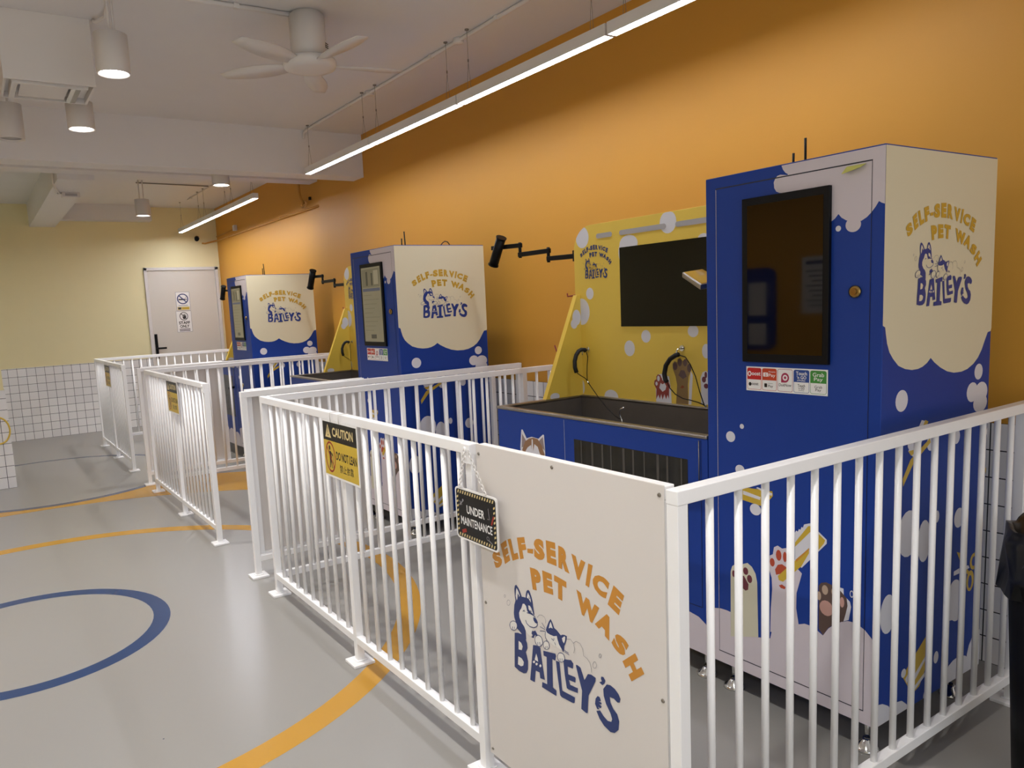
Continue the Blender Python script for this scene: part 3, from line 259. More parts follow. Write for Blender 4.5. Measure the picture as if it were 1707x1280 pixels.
BACK=(('W',((1.912,1.689),(1.9097,1.7048),(1.903,1.719),(1.8926,1.7303),(1.8795,1.7375),(1.865,1.74),(1.8505,1.7375),(1.8374,1.7303),(1.827,1.719),(1.8203,1.7048),(1.818,1.689),(1.8203,1.6732),(1.827,1.659),(1.8374,1.6477),(1.8505,1.6405),(1.865,1.638),(1.8795,1.6405),(1.8926,1.6477),(1.903,1.659),(1.9097,1.6732))),('W',((1.609,1.631),(1.6062,1.6434),(1.5979,1.6545),(1.5851,1.6634),(1.5689,1.669),(1.551,1.671),(1.5331,1.669),(1.5169,1.6634),(1.5041,1.6545),(1.4958,1.6434),(1.493,1.631),(1.4958,1.6186),(1.5041,1.6075),(1.5169,1.5986),(1.5331,1.593),(1.551,1.591),(1.5689,1.593),(1.5851,1.5986),(1.5979,1.6075),(1.6062,1.6186))),('W',((1.36,1.701),(1.3577,1.7158),(1.351,1.7292),(1.3406,1.7398),(1.3275,1.7467),(1.313,1.749),(1.2985,1.7467),(1.2854,1.7398),(1.275,1.7292),(1.2683,1.7158),(1.266,1.701),(1.2683,1.6862),(1.275,1.6728),(1.2854,1.6622),(1.2985,1.6553),(1.313,1.653),(1.3275,1.6553),(1.3406,1.6622),(1.351,1.6728),(1.3577,1.6862))),('W',((1.617,1.594),(1.6162,1.6061),(1.6138,1.6169),(1.61,1.6256),(1.6053,1.6311),(1.6,1.633),(1.5947,1.6311),(1.59,1.6256),(1.5862,1.6169),(1.5838,1.6061),(1.583,1.594),(1.5838,1.5819),(1.5862,1.5711),(1.59,1.5624),(1.5947,1.5569),(1.6,1.555),(1.6053,1.5569),(1.61,1.5624),(1.6138,1.5711),(1.6162,1.5819))),('W',((1.153,1.614),(1.1516,1.6202),(1.1475,1.6258),(1.141,1.6302),(1.133,1.633),(1.124,1.634),(1.115,1.633),(1.107,1.6302),(1.1005,1.6258),(1.0964,1.6202),(1.095,1.614),(1.0964,1.6078),(1.1005,1.6022),(1.107,1.5978),(1.115,1.595),(1.124,1.594),(1.133,1.595),(1.141,1.5978),(1.1475,1.6022),(1.1516,1.6078))),('W',((1.848,1.414),(1.8467,1.423),(1.8428,1.431),(1.8369,1.4375),(1.8293,1.4416),(1.821,1.443),(1.8127,1.4416),(1.8051,1.4375),(1.7992,1.431),(1.7953,1.423),(1.794,1.414),(1.7953,1.405),(1.7992,1.397),(1.8051,1.3905),(1.8127,1.3864),(1.821,1.385),(1.8293,1.3864),(1.8369,1.3905),(1.8428,1.397),(1.8467,1.405))),('W',((1.942,1.326),(1.9392,1.3464),(1.9309,1.3648),(1.9181,1.3794),(1.9019,1.3888),(1.884,1.392),(1.8661,1.3888),(1.8499,1.3794),(1.8371,1.3648),(1.8288,1.3464),(1.826,1.326),(1.8288,1.3056),(1.8371,1.2872),(1.8499,1.2726),(1.8661,1.2632),(1.884,1.26),(1.9019,1.2632),(1.9181,1.2726),(1.9309,1.2872),(1.9392,1.3056))),('W',((1.593,1.149),(1.5913,1.1604),(1.5865,1.1707),(1.579,1.1789),(1.5695,1.1842),(1.559,1.186),(1.5485,1.1842),(1.539,1.1789),(1.5315,1.1707),(1.5267,1.1604),(1.525,1.149),(1.5267,1.1376),(1.5315,1.1273),(1.539,1.1191),(1.5485,1.1138),(1.559,1.112),(1.5695,1.1138),(1.579,1.1191),(1.5865,1.1273),(1.5913,1.1376))),('W',((1.483,1.206),(1.4816,1.215),(1.4775,1.223),(1.471,1.2295),(1.463,1.2336),(1.454,1.235),(1.445,1.2336),(1.437,1.2295),(1.4305,1.223),(1.4264,1.215),(1.425,1.206),(1.4264,1.197),(1.4305,1.189),(1.437,1.1825),(1.445,1.1784),(1.454,1.177),(1.463,1.1784),(1.471,1.1825),(1.4775,1.189),(1.4816,1.197))),('W',((1.212,1.23),(1.2106,1.238),(1.2065,1.2453),(1.2,1.251),(1.192,1.2547),(1.183,1.256),(1.174,1.2547),(1.166,1.251),(1.1595,1.2453),(1.1554,1.238),(1.154,1.23),(1.1554,1.222),(1.1595,1.2147),(1.166,1.209),(1.174,1.2053),(1.183,1.204),(1.192,1.2053),(1.2,1.209),(1.2065,1.2147),(1.2106,1.222))),('W',((1.137,1.146),(1.1359,1.1556),(1.1328,1.1642),(1.1279,1.1711),(1.1218,1.1755),(1.115,1.177),(1.1082,1.1755),(1.1021,1.1711),(1.0972,1.1642),(1.0941,1.1556),(1.093,1.146),(1.0941,1.1364),(1.0972,1.1278),(1.1021,1.1209),(1.1082,1.1165),(1.115,1.115),(1.1218,1.1165),(1.1279,1.1209),(1.1328,1.1278),(1.1359,1.1364))),('W',((1.737,.909),(1.7347,.9201),(1.7278,.9302),(1.7172,.9381),(1.7038,.9432),(1.689,.945),(1.6742,.9432),(1.6608,.9381),(1.6502,.9302),(1.6433,.9201),(1.641,.909),(1.6433,.8979),(1.6502,.8878),(1.6608,.8799),(1.6742,.8748),(1.689,.873),(1.7038,.8748),(1.7172,.8799),(1.7278,.8878),(1.7347,.8979))),('W',((1.913,.945),(1.9122,.9561),(1.9098,.9662),(1.906,.9741),(1.9013,.9792),(1.896,.981),(1.8907,.9792),(1.886,.9741),(1.8822,.9662),(1.8798,.9561),(1.879,.945),(1.8798,.9339),(1.8822,.9238),(1.886,.9159),(1.8907,.9108),(1.896,.909),(1.9013,.9108),(1.906,.9159),(1.9098,.9238),(1.9122,.9339))),('W',((1.399,.905),(1.401,.992),(1.387,1.034),(1.358,1.039),(1.32,1.028),(1.31,.966),(1.308,.909))),('P',((1.399,.921),(1.396,.967),(1.41,.988),(1.407,1.005),(1.395,1.013),(1.396,1.024),(1.386,1.035),(1.371,1.032),(1.364,1.018),(1.352,1.03),(1.34,1.02),(1.337,1.005),(1.323,1.003),(1.314,.985),(1.321,.972),(1.323,.927),(1.331,.945),(1.34,.924),(1.349,.947),(1.361,.921),(1.368,.946),(1.377,.923),(1.385,.942))),('W',((1.391,1.016),(1.3899,1.0225),(1.387,1.0273),(1.383,1.029),(1.379,1.0273),(1.3761,1.0225),(1.375,1.016),(1.3761,1.0095),(1.379,1.0047),(1.383,1.003),(1.387,1.0047),(1.3899,1.0095))),('W',((1.362,1.017),(1.3608,1.0225),(1.3575,1.0265),(1.353,1.028),(1.3485,1.0265),(1.3452,1.0225),(1.344,1.017),(1.3452,1.0115),(1.3485,1.0075),(1.353,1.006),(1.3575,1.0075),(1.3608,1.0115))),('W',((1.402,.992),(1.4011,.9965),(1.3985,.9998),(1.395,1.001),(1.3915,.9998),(1.3889,.9965),(1.388,.992),(1.3889,.9875),(1.3915,.9842),(1.395,.983),(1.3985,.9842),(1.4011,.9875))),('W',((1.379,.974),(1.371,.997),(1.359,.991),(1.347,.998),(1.337,.983),(1.343,.967),(1.36,.957))),('W',((1.212,.911),(1.207,1.003),(1.198,1.059),(1.187,1.041),(1.197,.912))),('T2',((1.282,.905),(1.275,.993),(1.283,1.03),(1.298,1.064),(1.299,1.086),(1.288,1.098),(1.273,1.093),(1.27,1.108),(1.256,1.113),(1.242,1.1),(1.221,1.114),(1.213,1.101),(1.209,1.09),(1.196,1.083),(1.195,1.062),(1.21,1.034),(1.215,.997),(1.214,.911))),('Z',((1.298,1.075),(1.2963,1.0835),(1.2915,1.0897),(1.285,1.092),(1.2785,1.0897),(1.2737,1.0835),(1.272,1.075),(1.2737,1.0665),(1.2785,1.0603),(1.285,1.058),(1.2915,1.0603),(1.2963,1.0665))),('Z',((1.269,1.093),(1.2675,1.1015),(1.2635,1.1077),(1.258,1.11),(1.2525,1.1077),(1.2485,1.1015),(1.247,1.093),(1.2485,1.0845),(1.2525,1.0783),(1.258,1.076),(1.2635,1.0783),(1.2675,1.0845))),('Z',((1.24,1.093),(1.2385,1.101),(1.2345,1.1069),(1.229,1.109),(1.2235,1.1069),(1.2195,1.101),(1.218,1.093),(1.2195,1.085),(1.2235,1.0791),(1.229,1.077),(1.2345,1.0791),(1.2385,1.085))),('Z',((1.218,1.07),(1.2165,1.079),(1.2125,1.0856),(1.207,1.088),(1.2015,1.0856),(1.1975,1.079),(1.196,1.07),(1.1975,1.061),(1.2015,1.0544),(1.207,1.052),(1.2125,1.0544),(1.2165,1.061))),('Z',((1.267,1.037),(1.253,1.06),(1.233,1.059),(1.22,1.033),(1.242,1.021))),('R2',((1.258,.982),(1.246,.994),(1.233,.987),(1.244,.98))),('W',((1.144,.916),(1.144,1.001),(1.146,1.031),(1.135,1.056),(1.116,1.063),(1.091,1.04),(1.092,.921))),('M',((1.139,1.025),(1.1375,1.0315),(1.1335,1.0363),(1.128,1.038),(1.1225,1.0363),(1.1185,1.0315),(1.117,1.025),(1.1185,1.0185),(1.1225,1.0137),(1.128,1.012),(1.1335,1.0137),(1.1375,1.0185))),('M',((1.125,1.045),(1.1241,1.052),(1.1215,1.0571),(1.118,1.059),(1.1145,1.0571),(1.1119,1.052),(1.111,1.045),(1.1119,1.038),(1.1145,1.0329),(1.118,1.031),(1.1215,1.0329),(1.1241,1.038))),('M',((1.129,.998),(1.1274,1.0035),(1.123,1.0075),(1.117,1.009),(1.111,1.0075),(1.1066,1.0035),(1.105,.998),(1.1066,.9925),(1.111,.9885),(1.117,.987),(1.123,.9885),(1.1274,.9925))))
TUBF=(('W',((1.654,.729),(1.641,.811),(1.631,.812),(1.604,.775),(1.566,.786),(1.518,.783),(1.484,.806),(1.477,.804),(1.473,.722),(1.484,.648),(1.568,.598),(1.651,.622))),('K2',((1.644,.727),(1.637,.793),(1.611,.765),(1.605,.754),(1.629,.732))),('K2',((1.519,.77),(1.486,.795),(1.476,.734),(1.492,.744))),('H',((1.64,.718),(1.617,.758),(1.586,.776),(1.556,.783),(1.523,.781),(1.496,.755),(1.477,.716),(1.485,.696),(1.512,.717),(1.525,.745),(1.548,.755),(1.558,.723),(1.57,.721),(1.573,.748),(1.599,.733),(1.615,.715),(1.632,.688))),('W',((1.567,.774),(1.559,.775),(1.559,.71),(1.571,.709))),('Q',((1.607,.692),(1.6055,.6955),(1.6015,.6977),(1.5965,.6977),(1.5925,.6955),(1.591,.692),(1.5925,.6885),(1.5965,.6863),(1.6015,.6863),(1.6055,.6885))),('Q',((1.536,.699),(1.5345,.7025),(1.5305,.7047),(1.5255,.7047),(1.5215,.7025),(1.52,.699),(1.5215,.6955),(1.5255,.6933),(1.5305,.6933),(1.5345,.6955))),('Q',((1.583,.654),(1.5807,.659),(1.5745,.6627),(1.566,.664),(1.5575,.6627),(1.5513,.659),(1.549,.654),(1.5513,.649),(1.5575,.6453),(1.566,.644),(1.5745,.6453),(1.5807,.649))))
# ---------------------------------------------------------------- the setting
XN=1.842; XF=1.872; YB=9.79; ZC=2.87; PEN=2.907; SZ=.0305
fl=MB(); fl.add([(-3.7,-3.4,0),(2.0,-3.4,0),(2.0,9.9,0),(-3.7,9.9,0)],[(0,1,2,3)])
def annulus(c,r0,r1,a0,a1,z,mi,n=72):
    fl.cur=mi; V=[]
    for i in range(n+1):
        a=R(a0+(a1-a0)*i/n)
        for r in (r0,r1): V.append((c[0]+r*math.cos(a),c[1]+r*math.sin(a),z))
    fl.add(V,[(2*i,2*i+1,2*i+3,2*i+2) for i in range(n)])
annulus((-1.075,2.83),.527,.602,0,360,.0004,2)
annulus((-.97,2.836),1.578,1.683,0,360,.0004,1,120)
annulus((-.97,2.836),2.68,3.41,38,125,.0004,1,90)
annulus((-.667,6.758),.0,1.10,0,360,.0008,0); annulus((-.667,6.758),1.10,1.167,0,360,.0008,3)
for x,y,r in ((.13,1.66,.004),(-.75,1.57,.003)): annulus((x,y),0,r,0,360,.0006,3,12)
struct(fl,'floor',[floor_m,floor_y,floor_b,floor_b2],fix=False)
struct(MB().box(-3.7,2.0,-3.4,9.9,ZC,ZC+.1),'ceiling',white_paint)
w=MB(); w.box(XN,2.0,-3.4,6.07,0,ZC); w.box(XF,2.0,6.07,9.9,0,ZC); struct(w,'wall_right',orange)
struct(MB().box(-3.7,2.0,YB,9.9,0,ZC),'wall_back',cream_wall)
w=MB().box(-3.7,-3.6,-3.4,1.9,0,ZC); w.box(-3.7,-3.6,4.7,YB,0,ZC); w.cur=1; w.box(-3.7,-3.6,1.9,4.7,0,ZC); struct(w,'wall_left',[cream_wall,orange])
t=thing('notice_board','blue rounded notice board on the left wall, seen mirrored in the dark screen','notice board',(-3.6,3.55,.80))
MB().prism(rrect('w',0,0,.62,.80,.09)[1],lambda u,v:(0,u,v),(.02,0,0)).build('board',blue,t)
for a,b,c,e in ((.10,.34,.30,.66),(.10,.05,.30,.26)): MB().box(.02,.022,a,c+.0,b,e).build('pinned_sheet',sheet_m,t)
t=thing('poster','white printed poster on the left wall, seen mirrored in the dark screen','poster',(-3.6,2.98,1.15))
MB().box(0,.003,0,.30,0,.52).build('poster_sheet',sheet_m,t); decal('poster_print',[rect('N',.04,.45,.26,.48)]+[rect('G',.04,.38-.045*k,.26-.03*(k%3),.395-.045*k) for k in range(8)],lambda u,v:(.003,u,v),(1,0,0),t)
struct(MB().box(-3.6,.872,YB-.009,YB,0,.895),'trim_1',tile_x)
w=MB(); w.box(XN-.009,XN,-3.4,6.07,0,.885); w.box(XF-.009,XF,6.07,YB,0,.885); struct(w,'trim_2',tile_y)
struct(MB().box(-3.6,XN,5.055,5.26,2.517,ZC),'trim_3',white_paint,label='deep white ceiling beam crossing the room')
struct(MB().box(-3.6,XN,6.07,6.27,2.645,ZC),'trim_4',white_paint,label='second ceiling beam behind the deep one')
struct(MB().box(-.38,-.10,6.27,YB,2.6,ZC),'trim_5',white_paint,label='ceiling beam running to the cream back wall')
struct(MB().box(-.10,1.01,9.62,YB,2.675,ZC),'trim_6',white_paint,label='short beam above the cream back wall')
struct(MB().box(-1.7,-.945,6.66,7.05,0,ZC),'trim_7',cream_wall,label='cream pillar at the left edge')
struct(MB().box(-1.71,-.936,6.651,7.06,0,.86),'trim_8',tile_x,label='white tile cladding around the pillar')
# door
d=thing('door_1','white staff door with black lever handle in the cream back wall','door',(0,YB,0)); d['kind']='structure'
f=MB(); f.box(.872,.912,-.03,.0,0,2.085); f.box(1.795,1.838,-.03,0,0,2.085); f.box(.872,1.838,-.03,0,2.045,2.085); f.build('door_frame',white_pl,d,bevel=.003)
MB().box(.914,1.793,-.014,0,.006,2.043).build('door_leaf',door_m,d,bevel=.002)
h=MB(); h.box(.926,.962,-.026,-.014,.88,1.21); h.cyl((.944,-.026,1.02),(.944,-.06,1.02),.011); h.box(.94,1.06,-.066,-.052,1.008,1.032); h.cyl((.944,-.026,.93),(.944,-.032,.93),.012); h.build('door_handle',black,d,bevel=.002)
# ---------------------------------------------------------------- white railings
BAL=.0087
def post(root,y,h=1.0,foot=True,z0=0.,x=0.):
    p=MB().box(x,x+SZ,y,y+SZ,z0,h-.002).build('post',fence_m,root,bevel=.0015)
    if foot:
        f=MB(); c=x+SZ/2; cy=y+SZ/2; f.box(c-.045,c+.045,cy-.045,cy+.045,0,.012); f.box(c-.022,c+.022,cy-.022,cy+.022,.012,.017)
        f.build('foot_plate',fence_m,p,bevel=.003)
    return p
def railing(name,label,loc,rz,y0,y1,posts,bars,group=None):
    t=thing(name,label,'railing',loc,rz,group)
    MB().box(-.0006,SZ+.0006,y0-.0006,y1+.0006,1-SZ,1.0006).build('top_rail',fence_m,t,bevel=.002)
    MB().box(.001,SZ-.001,y0+.002,y1-.002,.085,.085+SZ).build('bottom_rail',fence_m,t,bevel=.002)
    for y,ft in posts: post(t,y,1.0 if ft!=2 else 1.0,bool(ft))
    for y in bars: MB().cyl((SZ/2,y,.085+SZ),(SZ/2,y,1-SZ),BAL,12).build('baluster',fence_m,t)
    return t
XE=1.826; L1=2.61; YL=.75
near_b=[.114+.0937*i for i in range(16)]+[1.70]
near=railing('side_railing','white railing closing the near side of the pen with the maintenance sign, at far right',(0,SZ,0),-PI/2,0,XE,[(0,1),(1.585,1),(XE-SZ,1)],near_b)
far=railing('side_railing','white railing behind the pen with the maintenance sign, in front of the middle cabinet',(0,L1,0),-PI/2,SZ+.004,XE,[(1.585,1),(XE-SZ,1)],near_b)
fb=[1.657-.0152-.0915*(i+1)+.0152 for i in range(9)]+[1.657+.0935*(i+1) for i in range(9)]
front=railing('front_railing','white front railing of the pen with the maintenance sign carrying the large caution sign',(0,0,0),0,YL,L1,[(YL,1),(1.657-SZ/2,1),(L1-SZ,1)],fb)
la=MB(); la.box(-.007,0,YL-.005,YL+.04,.945,1.0); la.cyl((-.012,YL+.017,.985),(-.007,YL+.017,.985),.008); la.cyl((-.009,YL+.017,.962),(-.007,YL+.017,.962),.006); la.build('gate_latch',fence_m,front,bevel=.002)
PENS=['nearest','middle','farthest']
copy_thing(near,'white railing closing the near side of the middle pen',(0,PEN+SZ,0))
copy_thing(near,'white railing closing the near side of the pen beside the staff door',(0,2*PEN+SZ,0))
copy_thing(far,'white railing behind the middle pen, in front of the farthest cabinet',(0,PEN+L1,0))
copy_thing(far,'white railing behind the pen beside the staff door, nearest to the staff door',(0,2*PEN+L1,0))
copy_thing(front,'white front railing of the middle pen with a caution sign seen aslant',(0,PEN,0))
copy_thing(front,'white front railing of the pen beside the staff door near the tiled back wall',(0,2*PEN,0))
# gates
def gate(label,loc,rz):
    g=thing('pen_gate',label,'gate',loc,rz)
    LG=.685
    f=MB()
    for a,b,c,e in ((0,LG,.09,.12),(0,LG,.975,1.005),(0,.03,.12,.975),(LG-.03,LG,.12,.975)): f.box(.004,.032,a,b,c,e)
    f.build('gate_frame',fence_m,g,bevel=.002)
    MB().box(0,.0035,0,LG,.087,1.007).build('gate_sheet',sheet_m,g,bevel=.001)
    for y,z in ((.012,.985),(.355,.99),(.672,.98),(.012,.537),(.672,.105),(.012,.105),(.672,.55)):
        MB().lathe([(.005,0),(.004,.002),(.0015,.0028)],10,(0,y,z),(-1,0,0)).build('screw',steel,g)
    for z in (.25,.85): MB().cyl((.018,.004,z-.04),(.018,.004,z+.04),.008,10).build('hinge',fence_m,g)
    return g
gate1=gate('closed white gate sheet printed with the big blue dog and cat logo',(0,.036,0),0)
gate2=gate('open white gate folded inward inside the middle pen',(.036,PEN+SZ+.036,0),-PI/2)
gate3=gate('open white gate folded inward inside the pen beside the staff door',(.036,2*PEN+SZ+.036,0),-PI/2)
# ---------------------------------------------------------------- logo
def arc_items(fu):
    out=[]
    for ch,q in ARC:
        if ch=='-': V,F,a=[(0,0),(1,0),(1,1),(0,1)],[(0,1,2,3)],1
        else: V,F,a=text2d(ch,1.0,.072)
        P=[]
        for x,y in V:
            x=x/a
            b=[q[3][k]*(1-x)+q[2][k]*x for k in (0,1)]; t=[q[0][k]*(1-x)+q[1][k]*x for k in (0,1)]
            P.append(fu(b[0]*(1-y)+t[0]*y,b[1]*(1-y)+t[1]*y))
        out.append(('O',P,F))
    return out
def logo_items(fu=lambda u,v:(u,v)):
    it=arc_items(fu)
    for c,p in LOGO: it.append((c,[fu(*q) for q in p]))
    for c,w,p in LSTR:
        s=stroke(c,p,w/2*1.5); it.append((c,[fu(*q) for q in s[1]],s[2]))
    return it
decal('logo',logo_items(),lambda u,v:(0,u-.036,v),(-1,0,0),gate1,base=.0003)
# ---------------------------------------------------------------- wash stations
CW,CD,CT,CB=.587,.635,1.7556,.109
ORG=[(.9277,.099,0.),(.975,2.962,.01),(1.0,5.86,.01)]
def foot(root,x,y,h=CB):
    f=MB(); f.cyl((x,y,.03),(x,y,h),.008,10); f.lathe([(.036,0),(.036,.006),(.03,.012),(.014,.03),(.011,.036)],20,(x,y,0)); f.build('levelling_foot',chrome,root)
def sticker():
    W0,H0=.277,.077; it=[rect('w',0,0,W0,H0)]; cw=.0515
    cards=[('r','r'),('o','o'),('m',None),('b','b'),('g','g')]
    for i,(c,t) in enumerate(cards):
        x=.0035+i*.0545; it+=[rrect(c,x,.004,x+cw,.073,.006),rrect('w',x+.0012,.0052,x+cw-.0012,.0718,.005)]
        if t: it.append(rrect(t,x+.0012,.036,x+cw-.0012,.0718,.005)); it.append(rect(t,x+.0012,.036,x+cw-.0012,.045))
    x0=.0035
    it+=[ell('w',x0+.0085,.054,.007,.0085,16),ell('r',x0+.0085,.054,.0035,.005,12),text_fit('w','oost',x0+.0165,.049,.032,.011,.02),ell('k',x0+.0105,.021,.0055,.006,12),text_fit('k','oost',x0+.017,.018,.024,.008,.01)]
    x=x0+.0545; it+=[rrect('w',x+.004,.047,x+.021,.060,.002),text_fit('o','S',x+.010,.0485,.006,.009,.02),text_fit('w','Shopee',x+.023,.060,.024,.005,.01),text_fit('w','Pay',x+.023,.044,.024,.013,.01),rrect('k',x+.008,.014,x+.018,.026,.002),text_fit('k','Pay',x+.022,.012,.017,.010,.005),text_fit('k','Shopee',x+.022,.0245,.016,.003,.005)]
    x=x0+.109; it+=[ell('m',x+.026,.047,.0135,.015,24),rect('m',x+.0125,.032,x+.026,.047),ell('w',x+.026,.047,.0085,.009,20),ell('m',x+.026,.047,.004,.0045,14),text_fit('k','DuitNow',x+.005,.020,.042,.009,.005)]
    x=x0+.1635; it+=[text_fit('w','Touch',x+.008,.057,.036,.011,.02),text_fit('w',"'n GO",x+.011,.0455,.031,.010,.02),text_fit('w','eWallet',x+.012,.039,.027,.005,.01),text_fit('k','Touch',x+.014,.022,.024,.008,.01),text_fit('k',"'n GO",x+.016,.014,.02,.007,.01),text_fit('k','eWallet',x+.017,.0095,.018,.003,.0)]
    x=x0+.218; it+=[text_fit('w','Grab',x+.008,.055,.036,.012,.01),text_fit('w','Pay',x+.012,.0395,.028,.0135,.01),text_fit('k','Grab',x+.014,.021,.024,.008,.0),text_fit('k','Pay',x+.017,.010,.018,.010,.0)]
    return it
def cabinet(label,loc,rz):
    t=thing('kiosk_cabinet',label,'cabinet',loc,rz,'kiosk cabinets of the wash pens')
    body=MB().box(0,CD,0,CW,CB,CT).build('cabinet_body',blue,t,bevel=.0025)
    d=MB().box(-.0008,.004,.036,.544,.153,1.718).build('cabinet_door',blue,t)
    tr=MB(); e=.0016
    for a,b,c,h in ((.034,.546,1.718,1.721),(.034,.546,.150,.153),(.034,.036,.15,1.72),(.544,.546,.15,1.72)): tr.box(-.0002,.001,a,b,c,h)
    dg=[rect('D',.034,1.717,.546,1.7205),rect('D',.034,.150,.546,.153),rect('D',.0345,.151,.0362,1.72),rect('D',.5436,.151,.5448,1.72),rect('V',.5448,.153,.5462,1.716)]  # dark seams; the last, pale strip paints a highlight along the door edge
    it=[x for x in FRONT]; it+=dg
    decal('front_print',it,lambda u,v:(-.0008,u,v),(-1,0,0),t,base=.0002)
    k=MB(); k.lathe([(.017,0),(.017,.006),(.012,.008)],22,(-.002,.076,1.372),(-1,0,0)); k.lathe([(.008,.008),(.008,.011)],16,(-.002,.076,1.372),(-1,0,0)); k.build('door_lock',brass,d)
    s=MB().box(-.014,0.0,.1485,.438,1.166,1.671).build('screen',black,t,bevel=.002)
    MB().box(-.0146,-.0135,.166,.418,1.192,1.648).build('display',display,s)
    decal('payment_sticker',[(c[0],c[1])+tuple(c[2:]) for c in sticker()],lambda u,v:(-.0012,.431-u,1.0735+v),(-1,0,0),t,base=.0012)
    decal('side_print',SIDE,lambda u,v:(u,0,v),(0,-1,0),t,base=.0003,into=body)
    (a,b),(c,e2)=LOGO_SIDE
    decal('logo',logo_items(lambda u,v:(a*u+b,c*v+e2)),lambda u,v:(u,0,v),(0,-1,0),t,base=.0012,cmap={'L':'C','O':'O2','N':'N2'})
    for x in (.06,CD-.06):
        for y in (.055,CW-.055): foot(t,x,y)
    MB().tube([(.33,.447,CT),(.33,.446,CT+.03),(.325,.443,1.882)],.0042,8).build('antenna',black,t)
    MB().tube([(.33,.492,CT),(.33,.490,1.842)],.0042,8).build('antenna',black,t)
    MB().box(.30,.36,.42,.52,CT,CT+.008).build('router',black,t)
    return t
def tub(label,loc,rz):
    t=thing('wash_tub',label,'wash tub',loc,rz,'pet wash tubs of the pens')
    Y0,Y1,RZ=CW+.003,1.823,.905
    MB().box(0,.018,Y0,Y1,CB,RZ-.013).build('front_panel',blue,t,bevel=.002)
    MB().box(.018,.536,Y1-.018,Y1,CB,RZ-.013).build('side_panel',blue,t,bevel=.002)
    MB().box(.018,.536,Y0,Y1-.018,CB,CB+.018).build('base_plate',steel,t)
    b=MB(); b.box(.019,.024,Y0,Y1-.019,.5,RZ-.004); b.box(.505,.511,Y0,Y1-.019,.5,RZ+.002); b.box(.019,.511,Y1-.03,Y1-.02,.5,RZ-.004); b.box(.019,.511,Y0,Y0+.006,.5,RZ-.004); b.box(.019,.511,Y0,Y1-.02,.494,.5); b.build('basin',steel_d,t)
    r=MB(); r.box(-.005,.03,Y0,Y1+.006,RZ-.013,RZ); r.box(.03,.512,Y1-.032,Y1+.006,RZ-.013,RZ); r.box(.498,.5155,Y0,Y1-.032,RZ-.008,RZ+.004); r.build('rim',steel,t,bevel=.004)
    d=MB().box(-.0012,.002,.618,1.338,.283,.885).build('tub_door',blue,t,bevel=.0006)
    MB().box(-.0022,.0,.675,1.279,.40,.811).build('door_window',window_m,d,bevel=.0008)
    rb=MB()  # uneven grey strips imitate the curtain-like reflection in the acrylic
    for i in range(10): y=.70+.058*i+.008*math.sin(i*2.3); rb.box(-.0032,-.0022,y,y+.006+.003*(i%3),.402,.809)
    rb.build('reflection_streak',reflection_m,d)
    k=MB(); k.cyl((-.001,.64,.70),(-.03,.64,.70),.012,12); k.obox((-.045,.618,.688),(.018,0,0),(0,.085,-.012),(0,0,.026)); k.build('door_handle',black,d,bevel=.006)
    k2=MB().cyl((-.004,.624,.72),(-.004,.624,.885),.0018,8); k2.build('door_rod',steel,d)
    it=[rect('D',.6165,.2815,1.3395,.2832),rect('D',.6165,.2815,.6182,.886),rect('D',1.338,.2815,1.3396,.886)]+[rect('W',1.3387,.60,1.3400,.886)]
    cl=[(Y0,CB+.002)]+[(Y0+.0,.235)]
    n=7
    for i in range(n):
        c=Y0+(i+.5)*(Y1-Y0)/n; r_=(Y1-Y0)/n/2
        for kk in range(7): a=PI-PI*kk/6; cl.append((c+r_*math.cos(a),.20+.02*(i%3)+.05*math.sin(a)))
    cl+=[(Y1-.001,CB+.002)]
    decal('front_print',[("V",cl)]+list(TUBF)+it,lambda u,v:(-.0013,u,v),(-1,0,0),t,base=.0003)
    # back panel
    P=[(CW+.004,RZ-.02),(1.831,RZ-.02)]; rr=.12
    for i in range(9): a=R(90*i/8); P.append((1.831-rr+rr*math.cos(a),1.7445-rr+rr*math.sin(a)))
    P.append((CW+.004,1.7445))
    bpn=MB().prism(P,lambda u,v:(.516,u,v),(.02,0,0)).build('back_panel',yellow,t,bevel=.001)
    bi=[it2 for it2 in BACK]
    def cl2(p): return (min(max(p[0],CW+.006),1.99),max(p[1]+0,RZ+.004))
    bi2=[]
    for c,p in bi:
        q=[cl2((u-.099,v)) for u,v in p]
        q=[(min(u,1.83 if v<1.62 else 1.83-rr+math.sqrt(max(0,rr*rr-(v-1.6245)**2))),min(v,1.7435)) for u,v in q]; bi2.append((c,q))
    decal('back_print',bi2,lambda u,v:(.516,u,v),(-1,0,0),t,base=.0003,into=bpn)
    (a,b_),(c,e2)=LOGO_BACK
    decal('logo',logo_items(lambda u,v:(a*u+b_-.099,c*v+e2)),lambda u,v:(.516,u,v),(-1,0,0),t,base=.0009,cmap={'O':'N','L':'Y','G':'N'})
    MB().box(.5125,.517,.887,1.509,1.2515,1.6185).build('mirror_window',glass_b,t,bevel=.0006)
    for y0,y1 in ((1.558,1.665),(1.225,1.509),(.888,1.172),(.732,.839)):
        q=rrect('W',y0,1.6745,y1,1.6975,.0115,7)[1]; MB().prism(q,lambda u,v:(.5140,u,v),(.004,0,0)).build('vent_slot',slot_m,t)
    w=MB().prism([(.498,1.41),(.516,1.41),(.516,.906),(.278,.906)],lambda u,v:(u,1.794,v),(0,.026,0)).build('side_wing',yellow_e if False else yellow,t)
    MB().obox((.494,1.793,1.41),(.0045,0,0),(0,.028,0),(-.220,0,-.504)).build('wing_edge',yellow_e,t)
    wi=[]
    for (x,z,rx,rz_) in ((.487,1.299,.027,.039),(.470,1.268,.022,.024),(.330,.916,.030,.018)):
        e=ell('W',x,z,rx,rz_); wi.append((e[0],[(min(u,.5155),max(v,.9065)) for u,v in e[1]]))
